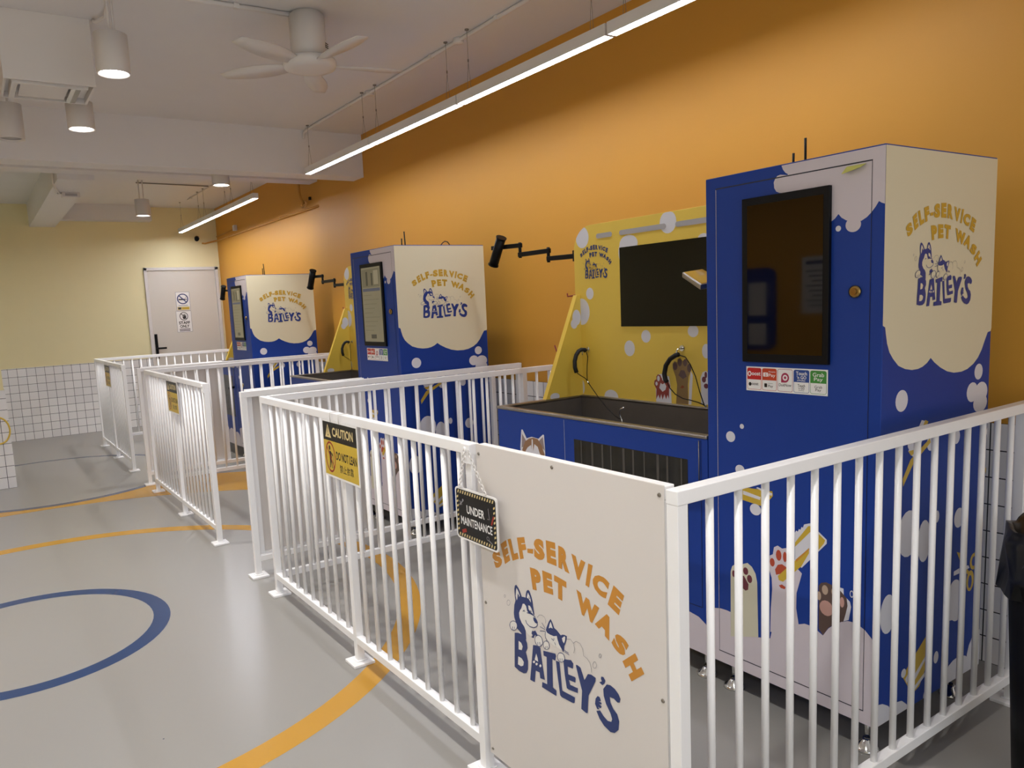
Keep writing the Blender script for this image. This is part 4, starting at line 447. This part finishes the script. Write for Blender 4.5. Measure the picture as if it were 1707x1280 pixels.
    wi=[(c,[(max(u,.2785+(v-.906)*.4365+.001),v) for u,v in p]) for c,p in wi]
    decal('wing_print',wi,lambda u,v:(u,1.794,v),(0,-1,0),t,into=w)
    for y,z in ((1.748,1.138),(1.144,1.156)):
        h=MB(); h.lathe([(.013,0),(.013,.004)],16,(.515,y,z),(-1,0,0)); h.tube([(.512,y,z),(.49,y,z),(.478,y,z-.012),(.478,y,z-.026)],.0035,8); h.build('wall_hook',chrome,t)
    MB().tube([(.53,1.832,1.412),(.53,1.875,1.408),(.53,1.905,1.406),(.53,1.908,1.422)],.004,8).build('red_hook',red_m,t)
    MB().tube([(.44,1.82,1.09),(.44,1.86,1.10),(.44,1.90,1.13),(.44,1.915,1.16)],.004,8).build('red_hook',red_m,t)
    for x in (.06,.47):
        for y in (Y0+.06,Y1-.06): foot(t,x,y)
    return t
def arm(label,loc,rz):
    t=thing('jointed_arm',label,'jointed arm',loc,rz,'black jointed arms on the tub panels')
    m=MB(); m.box(.522,.546,1.832,1.850,1.58,1.635); m.build('mount',black,t,bevel=.002)
    MB().obox((.524,1.845,1.594),(.018,0,0),(0,.215,.004),(0,0,.024)).build('arm_segment',black,t,bevel=.002)
    MB().cyl((.533,2.052,1.590),(.533,2.052,1.668),.009,10).build('pivot',black,t)
    MB().obox((.524,2.040,1.638),(.018,0,0),(0,.268,.0),(0,0,.024)).build('arm_segment',black,t,bevel=.002)
    MB().cyl((.533,2.296,1.632),(.533,2.296,1.716),.009,10).build('pivot',black,t)
    MB().obox((.524,2.284,1.688),(.018,0,0),(0,.278,.008),(0,0,.024)).build('arm_segment',black,t,bevel=.002)
    h=MB(); a=Vector((.505,2.430,1.752)); b=Vector((.505,2.516,1.612)); h.cyl(a,b,.027,20); dd=(b-a).normalized(); h.cyl(a-dd*.006,a,.031,20); h.cyl(b,b+dd*.006,.031,20); h.build('arm_head',black,t)
    return t
LE1=dict(s=[(.478,1.722,1.132),(.472,1.724,1.14),(.457,1.729,1.142),(.442,1.734,1.135),(.427,1.737,1.115),(.417,1.737,1.087),(.417,1.737,1.057),(.422,1.732,1.03)])
def leash(name_label,loc,rz,sl,cords,clips,drop=None):
    t=thing('grooming_leash',name_label,'leash',loc,rz,'black grooming leashes on the tub hooks')
    MB().tube(sl,.0105,10).build('padded_sleeve',rubber,t)
    for c in cords: MB().tube(c,.0022,7).build('cord',black,t)
    for a,b in clips: MB().cyl(a,b,.0045,8).build('clip',chrome,t)
    if drop: MB().tube(drop,.004,7).build('chain',chrome,t)
    return t
def leashes(i,loc,rz,words):
    leash(words[0],loc,rz,LE1['s'],
      [[(.422,1.729,1.029),(.442,1.724,1.014),(.462,1.716,1.0),(.477,1.716,.986)],[(.482,1.722,1.128),(.482,1.714,1.103),(.482,1.72,1.061),(.482,1.723,1.018),(.478,1.718,.985)],[(.478,1.718,.985),(.470,1.695,.97),(.422,1.585,.923),(.372,1.476,.887),(.322,1.365,.86),(.30,1.315,.855)]],
      [((.479,1.721,.987),(.473,1.703,.975))],[(.292,1.28,.909),(.292,1.301,.90),(.295,1.31,.876),(.292,1.293,.851),(.29,1.288,.80),(.29,1.288,.60),(.29,1.288,.501)])
    leash(words[1],loc,rz,[(.478,1.135,1.131),(.482,1.149,1.129),(.482,1.183,1.111),(.482,1.208,1.081),(.482,1.218,1.043),(.482,1.212,1.017),(.482,1.204,1.008)],
      [[(.482,1.202,1.004),(.482,1.19,.984),(.482,1.157,.957),(.482,1.115,.941),(.482,1.074,.937),(.482,1.034,.931),(.492,1.015,.922),(.497,1.011,.916)],[(.478,1.135,1.131),(.482,1.098,1.121),(.482,1.072,1.09),(.482,1.045,1.04),(.482,1.024,.977),(.482,1.007,.935),(.497,1.011,.916)]],
      [((.497,1.012,.922),(.503,1.006,.909))])
cab=tubo=armo=None
for i,(x,y,a) in enumerate(ORG):
    loc=(x,y,0)
    cl=['blue and cream kiosk cabinet with dark screen in the pen with the maintenance sign','blue and cream kiosk cabinet in the middle pen','blue and cream kiosk cabinet in the pen beside the staff door'][i]
    tl=['blue and yellow wash tub in the pen with the maintenance sign, left of its cabinet','blue and yellow wash tub in the middle pen, mostly behind railings','blue and yellow wash tub in the pen beside the staff door, hidden behind its cabinet'][i]
    al=['black jointed arm reaching left from the nearest tub panel','black jointed arm in front of the farthest cabinet','short piece of black arm left of the farthest cabinet'][i]
    if i==0: cab=cabinet(cl,loc,a); tubo=tub(tl,loc,a); armo=arm(al,loc,a)
    else:
        c=copy_thing(cab,cl,loc,a)
        MB().tube([(.38,.10,CT+.001),(.38,.07,CT+.018),(.38,.04,CT+.026),(.38,.01,CT+.018),(.39,.005,CT+.001)] if i==1 else [(.335,.44,CT+.02),(.335,.36,CT+.012),(.335,.25,CT+.002)],.003,8).build('cable',black,c)
        for s in [o for o in COL.objects if o.parent==c and o.name.startswith('screen')]:
            for dsp in [o for o in COL.objects if o.parent==s and o.name.startswith('display')]:
                dsp.data=dsp.data.copy(); dsp.data.materials[0]=screen_on; dsp['label']='lit beige screen'
            its=[rect('sA',.01,.335,.242,.445),rect('sB',.06,.345,.085,.43),rect('sB',.13,.345,.15,.42),rect('sD',.165,.35,.225,.435),rect('sC',.01,.31,.242,.328)]+[rect('sA',.02,.285-.027*k,.13+.03*((k*7)%4),.288-.027*k) for k in range(9)]+[rect('sB',.09,.02,.16,.045)]
            decal('screen_content',its,lambda u,v:(-.0146,.418-u,1.192+v),(-1,0,0),s)
        copy_thing(tubo,tl,loc,a); copy_thing(armo,al,loc,a)
leashes(0,(ORG[0][0],ORG[0][1],0),0,('black noose leash hanging at the far corner of the nearest tub','black noose leash hanging by the brown painted paw in the nearest tub'))
lz=leash('black noose leash hanging in the middle tub beside its yellow wing',(ORG[1][0],ORG[1][1],0),.01,LE1['s'],[[(.422,1.729,1.029),(.462,1.716,1.0),(.478,1.718,.985),(.482,1.72,1.06),(.482,1.722,1.128)],[(.478,1.718,.985),(.42,1.585,.923)]],[])
# tilted box lamp on its bracket beside the nearest cabinet
t=thing('tilted_tray','small tilted metal box with glossy amber top beside the nearest cabinet','metal box',(ORG[0][0],ORG[0][1],0))
A=Vector((.222,.885,1.452)); u=Vector((.122,.715,1.400))-A; v=Vector((.322,.872,1.462))-A; n=u.cross(v).normalized()
if n.z<0: n=-n
MB().obox(A,u,v,n*.02).build('tray_body',steel,t,bevel=.003)
MB().obox(A+n*.0195+u*.04+v*.05,u*.92,v*.9,n*.002).build('tray_top',amber,t)
MB().tube([A+u*.6+v*.9+n*.005,A+u*.6+v*1.25,(.512,.80,1.44)],.008,8).build('bracket',black,t)
# sticky note on the nearest cabinet door
nt=MB(); c=[(-.0042,.105,1.713),(-.0042,.050,1.713),(-.022,.056,1.703),(-.024,.090,1.696),(-.018,.112,1.694)]
nt.add([(x+ORG[0][0],y+ORG[0][1],z) for x,y,z in c],[(0,1,2,3),(0,3,4)]); nt.add([(x+ORG[0][0]+.0005,y+ORG[0][1],z-.0006) for x,y,z in c],[(3,2,1,0),(4,3,0)])
tag(nt.build('sticky_note',M('note_paper','#dfe07a',.7),fix=False),'pale yellow sticky note caught in the nearest cabinet door','note')
# ---------------------------------------------------------------- signs on the railings
def caution_items():
    W0,H0=.326,.228; it=[rect('w',0,0,W0,H0),rect('y',.008,.008,W0-.008,.15),rect('k',.008,.146,W0-.008,H0-.008)]
    it+=[('c',[(.028,.158),(.085,.158),(.0565,.212)]),('k',[(.053,.200),(.060,.200),(.058,.176),(.055,.176)]),ell('k',.0565,.168,.004,.004,10)]
    it+=[text_fit('c','CAUTION',.098,.166,.190,.036,.03)]
    it+=[ell('q',.066,.081,.047,.062,28),ell('y',.066,.081,.040,.054,28)]
    it+=[ell('k',.062,.117,.008,.010,14),('k',[(.058,.106),(.072,.104),(.078,.080),(.074,.060),(.080,.036),(.074,.036),(.066,.060),(.058,.036),(.051,.036),(.058,.064),(.056,.090)]),stroke('k',[(.072,.100),(.090,.086)],.003),rect('e',.088,.036,.092,.100)]
    it+=[stroke('q',[(.034,.122),(.098,.040)],.0035)]
    it+=[text_fit('k','DO NOT LEAN',.122,.076,.188,.034,.03),text_fit('k','禁止依靠',.150,.030,.125,.032,.008)]
    return it
CI=caution_items()
def caution(label,y):
    t=thing('caution_sign',label,'sign',(-.006,y,.745),0,'caution signs tied to the front railings')
    MB().box(-.0025,0,-.326,0,0,.228).build('sign_board',white_pl,t)
    decal('sign_face',CI,lambda a,b:(-.0026,-a,b),(-1,0,0),t,base=.0002)
    for dy in (-.09,-.17): MB().tube([(-.004,dy,.222),(-.0045,dy,.258),(.02,dy,.2585),(.041,dy,.257),(.041,dy,.222),(.02,dy,.2195)],.0018,6).build('cable_tie',white_pl,t)
    return t
c1=caution('yellow caution sign on the front railing of the pen with the maintenance sign',1.812)
copy_thing(c1,'yellow caution sign on the front railing of the middle pen',(-.006,1.76+PEN,.745))
copy_thing(c1,'yellow caution sign on the front railing of the pen beside the staff door',(-.006,1.80+2*PEN,.745))
# maintenance sign
t=thing('maintenance_sign','black under maintenance sign hanging by a white chain from the gate latch','sign',(-.024,.797,.729))
W0,H0=.205,.150
it=[rrect('w',0,0,W0,H0,.012),rrect('X',.005,.005,W0-.005,H0-.005,.009)]
for i in range(15):
    x=.012+i*.0122
    for y in (.008,H0-.017): it.append(('c',[(x,y),(x+.0055,y),(x+.0095,y+.009),(x+.004,y+.009)]))
for i in range(8):
    y=.022+i*.0135
    for x in (.008,W0-.016): it.append(('c',[(x,y),(x+.008,y+.004),(x+.008,y+.010),(x,y+.006)]))
it+=[text_fit('w','UNDER',.058,.080,.088,.024,.02),text_fit('w','MAINTENANCE',.026,.044,.155,.024,.015)]
it+=[stroke('G',[(.022,.098),(.038,.112)],.002),stroke('G',[(.022,.112),(.034,.100)],.0015),ell('G',.040,.115,.004,.004,10),stroke('q',[(.178,.072),(.190,.098)],.003),stroke('G',[(.165,.115),(.170,.085),(.160,.085)],.0012),stroke('q',[(.030,.022),(.052,.030)],.005),ring2d('G',.158,.030,.006,.0018),stroke('G',[(.162,.026),(.180,.018)],.0016)]
MB().prism(rrect('w',0,0,W0,H0,.012)[1],lambda u,v:(-.004,-u,v),(.004,0,0)).build('sign_board',white_pl,t)
decal('sign_face',it,lambda a,b:(-.0041,-a,b),(-1,0,0),t,base=.0002)
def chain(p,q,n):
    m=MB(); p=Vector(p);q=Vector(q); d=(q-p)/n; ax=d.normalized(); s1=Vector((1,0,0)); s2=ax.cross(s1).normalized(); L=d.length*.72
    for i in range(n):
        c=p+d*(i+.5); s=s2 if i%2==0 else (s1*.8+s2*.6)
        m.tube([c+ax*(L*.8*math.cos(a))+s*(.0056*math.sin(a)) for a in [2*PI*k/10 for k in range(10)]],.0017,6,True)
    return m
chain((-.004,-.026,.150),(-.002,-.058,.262),13).build('chain',white_pl,t)
chain((-.004,-.154,.150),(-.002,-.075,.262),14).build('chain',white_pl,t)
# signs on the staff door
def door_sign(name,label,x,z,w,h,items,rz=0):
    t=thing(name,label,'sign',(x,YB-.0145,z))
    MB().box(0,w,-.001,0,0,h).build('sign_sheet',white_pl,t); decal('sign_face',items,lambda a,b:(a,-.0011,b),(0,-1,0),t,base=.0002); return t
w_,h_=.182,.262
it=[rect('N',0,0,w_,h_),rect('w',.003,.003,w_-.003,h_-.003),ring2d('N',.089,.165,.074,.014),rect('k',.034,.148,.115,.166),rect('G',.115,.148,.142,.166),stroke('G',[(.135,.175),(.125,.185),(.140,.195)],.003),stroke('N',[(.040,.215),(.140,.112)],.007),rect('G',.028,.068,.150,.076),rect('c',.010,.008,.172,.056),rect('e',.020,.018,.060,.046),rect('Y',.070,.018,.162,.044)]
door_sign('no_smoking_sign','white no smoking notice on the staff door, upper of the two',1.245,1.505,w_,h_-.012,[(i[0],[(u,v*.955) for u,v in i[1]])+tuple(i[2:]) for i in it])
w_,h_=.2,.285
it=[rect('G',0,0,w_,h_),rect('w',.004,.004,w_-.004,h_-.004),ring2d('e',.100,.213,.056,.009),('k',[(.092,.175),(.118,.175),(.130,.200),(.132,.225),(.126,.226),(.122,.208),(.121,.240),(.115,.241),(.113,.212),(.110,.246),(.104,.246),(.103,.212),(.098,.240),(.092,.239),(.095,.205),(.084,.215),(.080,.210)]),stroke('e',[(.062,.252),(.138,.174)],.005),
 text_fit('k','STAFF',.028,.106,.146,.040,.03),text_fit('k','ONLY',.040,.058,.122,.040,.03),rect('e',.030,.034,.170,.044),rect('e',.030,.014,.170,.024)]
door_sign('staff_only_sign','white staff only notice on the staff door, lower of the two',1.228,1.216,w_,h_-.004,it)
# ---------------------------------------------------------------- ceiling lights
ZT=2.50; XL0,XL1=1.272,1.327
def tube_light(label,y0,y1,wires,grp,xc=1.2995,dm=None):
    t=thing('linear_light',label,'light',(xc-1.2995,0,0),0,grp)
    m=MB(); m.box(XL0,XL0+.0035,y0,y1,ZT,ZT+.05); m.box(XL1-.0035,XL1,y0,y1,ZT,ZT+.05); m.box(XL0+.0035,XL1-.0035,y0,y1,ZT+.045,ZT+.05); m.build('housing',white_pl,t)
    for a in (y0,y1-.004): MB().box(XL0+.0036,XL1-.0036,a,a+.004,ZT-.0004,ZT+.0449).build('end_cap',white_pl,t)
    MB().box(XL0+.004,XL1-.004,y0+.012,y1-.012,ZT+.002,ZT+.006).build('diffuser',dm or tube_e,t)
    for y in wires:
        w=MB(); w.cyl((1.30,y,ZC),(1.30,y,ZC-.006),.012,10); w.cyl((1.30,y,ZC-.006),(1.30,y,2.70),.0012,6); w.cyl((1.30,y,2.70),(1.30,y,2.714),.004,6)
        w.cyl((1.30,y,2.70),(XL0+.006,y-.012,ZT+.05),.0011,5); w.cyl((1.30,y,2.70),(XL1-.006,y+.012,ZT+.05),.0011,5); w.build('suspension_wire',wire_m,t)
    return t
G1='linear lights of the near row'; G2='linear lights of the far row'
for lb,a,b,wr in (('linear light at the far end of the near row, in front of the beam',3.797,4.962,(4.90,3.90)),('second linear light from the far end of the near row',2.682,3.787,(3.70,2.80)),('third linear light from the far end of the near row',1.492,2.672,(2.58,1.60)),('nearest visible linear light, running out of the top edge',.32,1.480,(1.40,.42))): tube_light(lb,a,b,wr,G1)
for i,(a,b) in enumerate(((4.0,5.0),(2.85,3.98),(1.68,2.83),(.51,1.66),(-.66,.49),(-1.83,-.68))):  # unseen row, added to give the light coming from the left
    tube_light('added linear light of an unseen left row, outside the frame',a,b,(a+.1,b-.1),'added linear lights of the left row',-2.35,tube_l)
for i,(a,b) in enumerate(((6.5,7.6),(7.62,8.8))):
    tube_light('added linear light of the unseen left row beyond the beam, outside the frame',a,b,(a+.1,b-.1),'added linear lights of the left row',-2.35,tube_l)
for lb,a,b,wr in (('far row linear light closest to the staff door',8.285,9.39,(9.28,8.4)),('middle linear light of the far row',7.20,8.277,(8.15,7.3)),('far row linear light closest to the deep beam',6.30,7.192,(7.08,6.4))): tube_light(lb,a,b,wr,G2,1.2995,tube_f)
ZD=2.50; RD=.072
def downlight(label,x,y,lit=True,top=2.67,rods=((0,0),),watt=SPOT_WATT):
    t=thing('downlight',label,'light',(x,y,ZD),0,'round white downlights')
    m=MB(); m.lathe([(RD,0),(RD,top-ZD),(.001,top-ZD)],28,caps=False); m.lathe([(RD,0),(RD-.006,.0),(RD-.010,.012),(RD-.02,.02),(.001,.021)],28,caps=False); m.build('lamp_body',white_pl,t)
    MB().lathe([(.001,.0),(RD-.016,.0),(RD-.016,.004),(.001,.004)],24,(0,0,.008)).build('lamp_face',spot_e if lit else slot_m,t)
    for dx,dy in rods: MB().cyl((dx,dy,top-ZD),(dx*1.0,dy,ZC-ZD),.0065,8).build('hanger',white_pl,t)
    if lit:
        l=bpy.data.lights.new('lamp','SPOT'); l.energy=watt; l.spot_size=R(105); l.spot_blend=.6; l.shadow_soft_size=.05; l.color=(1,.98,.95)
        o=bpy.data.objects.new('lamp_beam',l); COL.objects.link(o); o.parent=t; o.location=(0,0,-.002)
    return t
downlight('lit round downlight right of the air conditioner box',-.464,2.83,rods=((0,.0),(.02,.01)))
downlight('lit round downlight below the air conditioner box',-.468,3.963,top=2.65)
downlight('lit round downlight on two rods beyond the deep beam',.554,7.77,rods=((-.02,0),(.02,0)))
downlight('lit round downlight just under the deep beam edge',.796,5.66)
downlight('unlit round downlight left of the air conditioner box',-.80,4.35,lit=False,top=2.70)
downlight('lit downlight left of the camera, outside the frame',-.47,1.3)
downlight('lit downlight behind the camera, outside the frame',-.47,-.4)
# ---------------------------------------------------------------- ceiling fan
t=thing('ceiling_fan','white ceiling fan with broad blades between downlight and light row','fan',(.445,2.74,0))
m=MB(); m.lathe([(.088,2.655),(.09,2.70),(.088,ZC-.012),(.075,ZC-.012),(.075,ZC)],32); m.build('motor_tube',white_pl,t)
m=MB(); m.lathe([(.001,2.598),(.085,2.600),(.126,2.607),(.134,2.622),(.132,2.644),(.11,2.654),(.088,2.656),(.001,2.656)],36); m.build('hub',white_pl,t)
sl=MB()
for k in range(3): sl.obox((.062,-.0665,2.70+k*.009),(.022,.020,0),(.002,-.002,0),(0,0,.003))
sl.build('vent',black,t)
for k in range(5):
    a=R(62-72*k); m=MB(); st=10; V=[]
    for i in range(st+1):
        r=.11+(.48-.11)*i/st; wv=(.030+.030*math.sin(PI*min(1,i/st*1.1)*.9))*(1 if i<st else .8); tw=R(14-8*i/st)
        for sgn in (-1,1):
            for th in (0,.006):
                px,py,pz=r,sgn*wv,2.622+sgn*wv*math.tan(tw)+th
                V.append((px*math.cos(a)-py*math.sin(a),px*math.sin(a)+py*math.cos(a),pz))
    Fc=[]
    for i in range(st):
        o=4*i; p=4*(i+1); Fc+=[(o,p,p+2,o+2),(o+1,o+3,p+3,p+1),(o,o+1,p+1,p),(o+2,p+2,p+3,o+3)]
    Fc+=[(0,2,3,1),(4*st,4*st+1,4*st+3,4*st+2)]; m.smooth=True; m.add(V,Fc); m.build('fan_blade',white_pl,t)
# ---------------------------------------------------------------- air conditioner box
t=thing('air_conditioner','white boxed ceiling air conditioner at the upper left corner','air conditioner',(-.875,3.25,2.551))
bx,by,bz=.398,.36,ZC-2.551
m=MB(); m.box(0,bx,0,.012,0,bz); m.box(0,.012,.012,by,0,bz); m.box(bx-.012,bx,.012,by,0,bz); m.box(0,bx,by-.012,by,0,bz); m.box(.012,bx-.012,.012,by-.012,.03,.04); m.build('housing',white_pl,t,bevel=.002)
m=MB(); m.box(.034,bx-.034,.024,.05,-.010,.03); m.box(.034,.060,.05,by-.03,-.006,.03); m.build('outlet_frame',white_pl,t,bevel=.002)
MB().box(.06,bx-.10,.055,.07,.0,.03).build('outlet_slot',black,t)
MB().obox((.075,.075,.002),(bx-.19,0,0),(0,by-.13,.0),(0,0,.012)).build('vane',white_pl,t)
MB().box(bx-.105,bx-.085,.06,by-.02,-.004,.03).build('foil_strip',steel_l,t)
MB().box(bx-.085,bx-.06,.06,by-.02,-.002,.028).build('shadow_gap',steel,t)
MB().tube([(bx+.015,.0,bz-.004),(bx+.02,-.06,bz-.03),(bx+.055,-.12,bz-.02),(bx+.05,-.20,bz-.004)],.009,8).build('cable_duct',white_pl,t)
# ---------------------------------------------------------------- conduits and small wall things
def pipe(name,label,cat,pts,r,m,clips=()):
    t=thing(name,label,cat); MB().tube(pts,r,8).build('pipe',m,t)
    for c in clips: 
        c=Vector(c); MB().box(c.x-.014,c.x+.014,c.y-.014,c.y+.014,c.z-.012,c.z+.012).build('clip',m,t,bevel=.003)
    return t
zc=ZC-.012
pipe('conduit','white conduit on the ceiling beside the near light row','conduit',[(1.32,5.045,2.80),(1.325,5.04,2.845),(1.33,4.98,zc),(1.335,3.0,zc),(1.336,1.0,zc),(1.337,-1.5,zc)],.0115,white_pl,[(1.335,y,zc) for y in (4.2,3.02,2.35,1.5)])
for y,lb in ((3.85,'round junction box on the ceiling conduit, farther one'),(2.72,'round junction box on the ceiling conduit, nearer one')):
    tag(MB().lathe([(.03,0),(.03,.024),(.026,.028),(.001,.028)],20,(1.336,y,ZC),(0,0,-1)).build('junction_box',white_pl),lb,'junction box')
pipe('conduit','white conduit on the ceiling leading to the fan','conduit',[(-1.6,2.79,zc),(.0,2.765,zc),(.37,2.755,zc)],.0115,white_pl,[(.10,2.763,zc)])
pipe('conduit','thin conduit on the ceiling between the far downlights','conduit',[(.53,7.86,zc),(.80,7.87,zc),(1.30,7.9,zc)],.006,wire_m)
pipe('conduit','conduit on the ceiling above the far light row','conduit',[(1.32,8.95,zc),(1.325,7.0,zc),(1.33,6.3,zc)],.007,white_pl,[(1.323,8.8,zc),(1.326,7.4,zc)])
pipe('water_pipe','long orange-painted pipe along the orange wall near the back corner','pipe',[(1.66,9.775,2.405),(1.70,9.772,2.40),(1.78,9.765,2.42),(1.855,9.755,2.435),(1.859,9.60,2.436),(1.859,8.0,2.432),(1.859,6.10,2.42)],.011,tan_pipe,[(1.861,y,2.43) for y in (9.2,8.2,7.2)])
pipe('water_pipe','short orange-painted pipe leading to the white wall box','pipe',[(1.859,9.76,2.49),(1.861,9.3,2.495),(1.861,8.92,2.505)],.008,tan_pipe)
tag(MB().box(1.83,1.872,8.83,8.90,2.475,2.545).build('wall_box',white_pl,bevel=.004),'small white box at the end of the pipe on the orange wall','switch box')
t=thing('pipe_drop','orange-painted drop pipe with coiled cable below the second beam','pipe'); MB().tube([(1.82,6.50,2.869),(1.82,6.50,2.60),(1.822,6.47,2.53),(1.824,6.42,2.485)],.014,8).build('pipe',tan_pipe,t)
for k in range(3): MB().tube([(1.832,6.42+.07*math.cos(a)+.015*k,2.475+.03*math.sin(a)) for a in [2*PI*i/14 for i in range(14)]],.005,6,True).build('cable_coil',tan_pipe,t)
MB().box(1.835,1.855,6.28,6.31,2.50,2.53).build('valve',black,t)
t=thing('security_camera','small black security camera on the cream wall near the corner','camera',(1.60,YB,2.47))
MB().lathe([(.032,0),(.032,.012)],20,(0,0,0),(0,-1,0)).build('mount',black,t); MB().cyl((0,-.01,0),(-.02,-.07,-.02),.028,16).build('camera_head',black,t)
MB().cyl((.0225,-.012,.0),(.03,-.022,.012),.006,8).build('cable',white_pl,t)
t=thing('ceiling_sensor','white sensor box under the beam at upper left','sensor',(-.21,7.0,2.6)); MB().box(-.075,.075,-.045,.045,-.045,0).build('sensor_body',white_pl,t,bevel=.006); MB().box(-.05,.05,-.05,-.045,-.035,-.012).build('sensor_lens',slot_m,t)
MB().tube([(-.11,.0,-.008),(-.075,-.0,-.012)],.007,8).build('cable_duct',white_pl,t)
pipe('conduit','white conduit along the beam leading to the sensor box','conduit',[(-.39,6.5,2.84),(-.39,6.5,2.66),(-.388,6.55,2.605),(-.36,6.7,2.59),(-.30,7.0,2.592)],.008,white_pl)
# hoop on the pillar
t=thing('yellow_hoop','yellow hoop hanging on the tiled pillar at the left edge','hoop',(-1.022,6.643,.515))
MB().tube([(.085*math.cos(a),0,.115*math.sin(a)) for a in [2*PI*k/36 for k in range(36)]],.007,8,True).build('ring',yellow_e,t); MB().cyl((0,.008,.118),(0,-.012,.118),.005,8).build('hook',chrome,t)
# bin with a black bag
t=thing('waste_bin','black waste bin with black liner bag at the right edge','bin',(1.20,-.27,0))
MB().lathe([(.115,0),(.118,.01),(.148,.66),(.142,.66),(.112,.02),(.001,.02)],28).build('bin_body',black,t)
m=MB(); n=36; prof=[(.146,.60,.004),(.156,.55,.012),(.160,.62,.008),(.158,.70,.010),(.150,.735,.006),(.138,.73,.004),(.128,.60,.006),(.118,.25,.004)]; V=[]
for r,z,j in prof:
    for i in range(n): a=2*PI*i/n; rr=r+j*math.sin(5*a+z*30)+j*.6*math.sin(11*a); V.append((rr*math.cos(a),rr*math.sin(a),z+.006*math.sin(7*a)))
m.smooth=True; m.add(V,[(k*n+i,k*n+(i+1)%n,(k+1)*n+(i+1)%n,(k+1)*n+i) for k in range(len(prof)-1) for i in range(n)]); m.smooth=False
m.add([(-.15,.0,.72),(-.15,.03,.70),(-.235,.035,.675),(-.15,.01,.66),(-.16,.05,.69)],[(0,2,1),(0,3,2),(1,2,4),(4,2,3)]); m.build('liner_bag',bag_m,t)
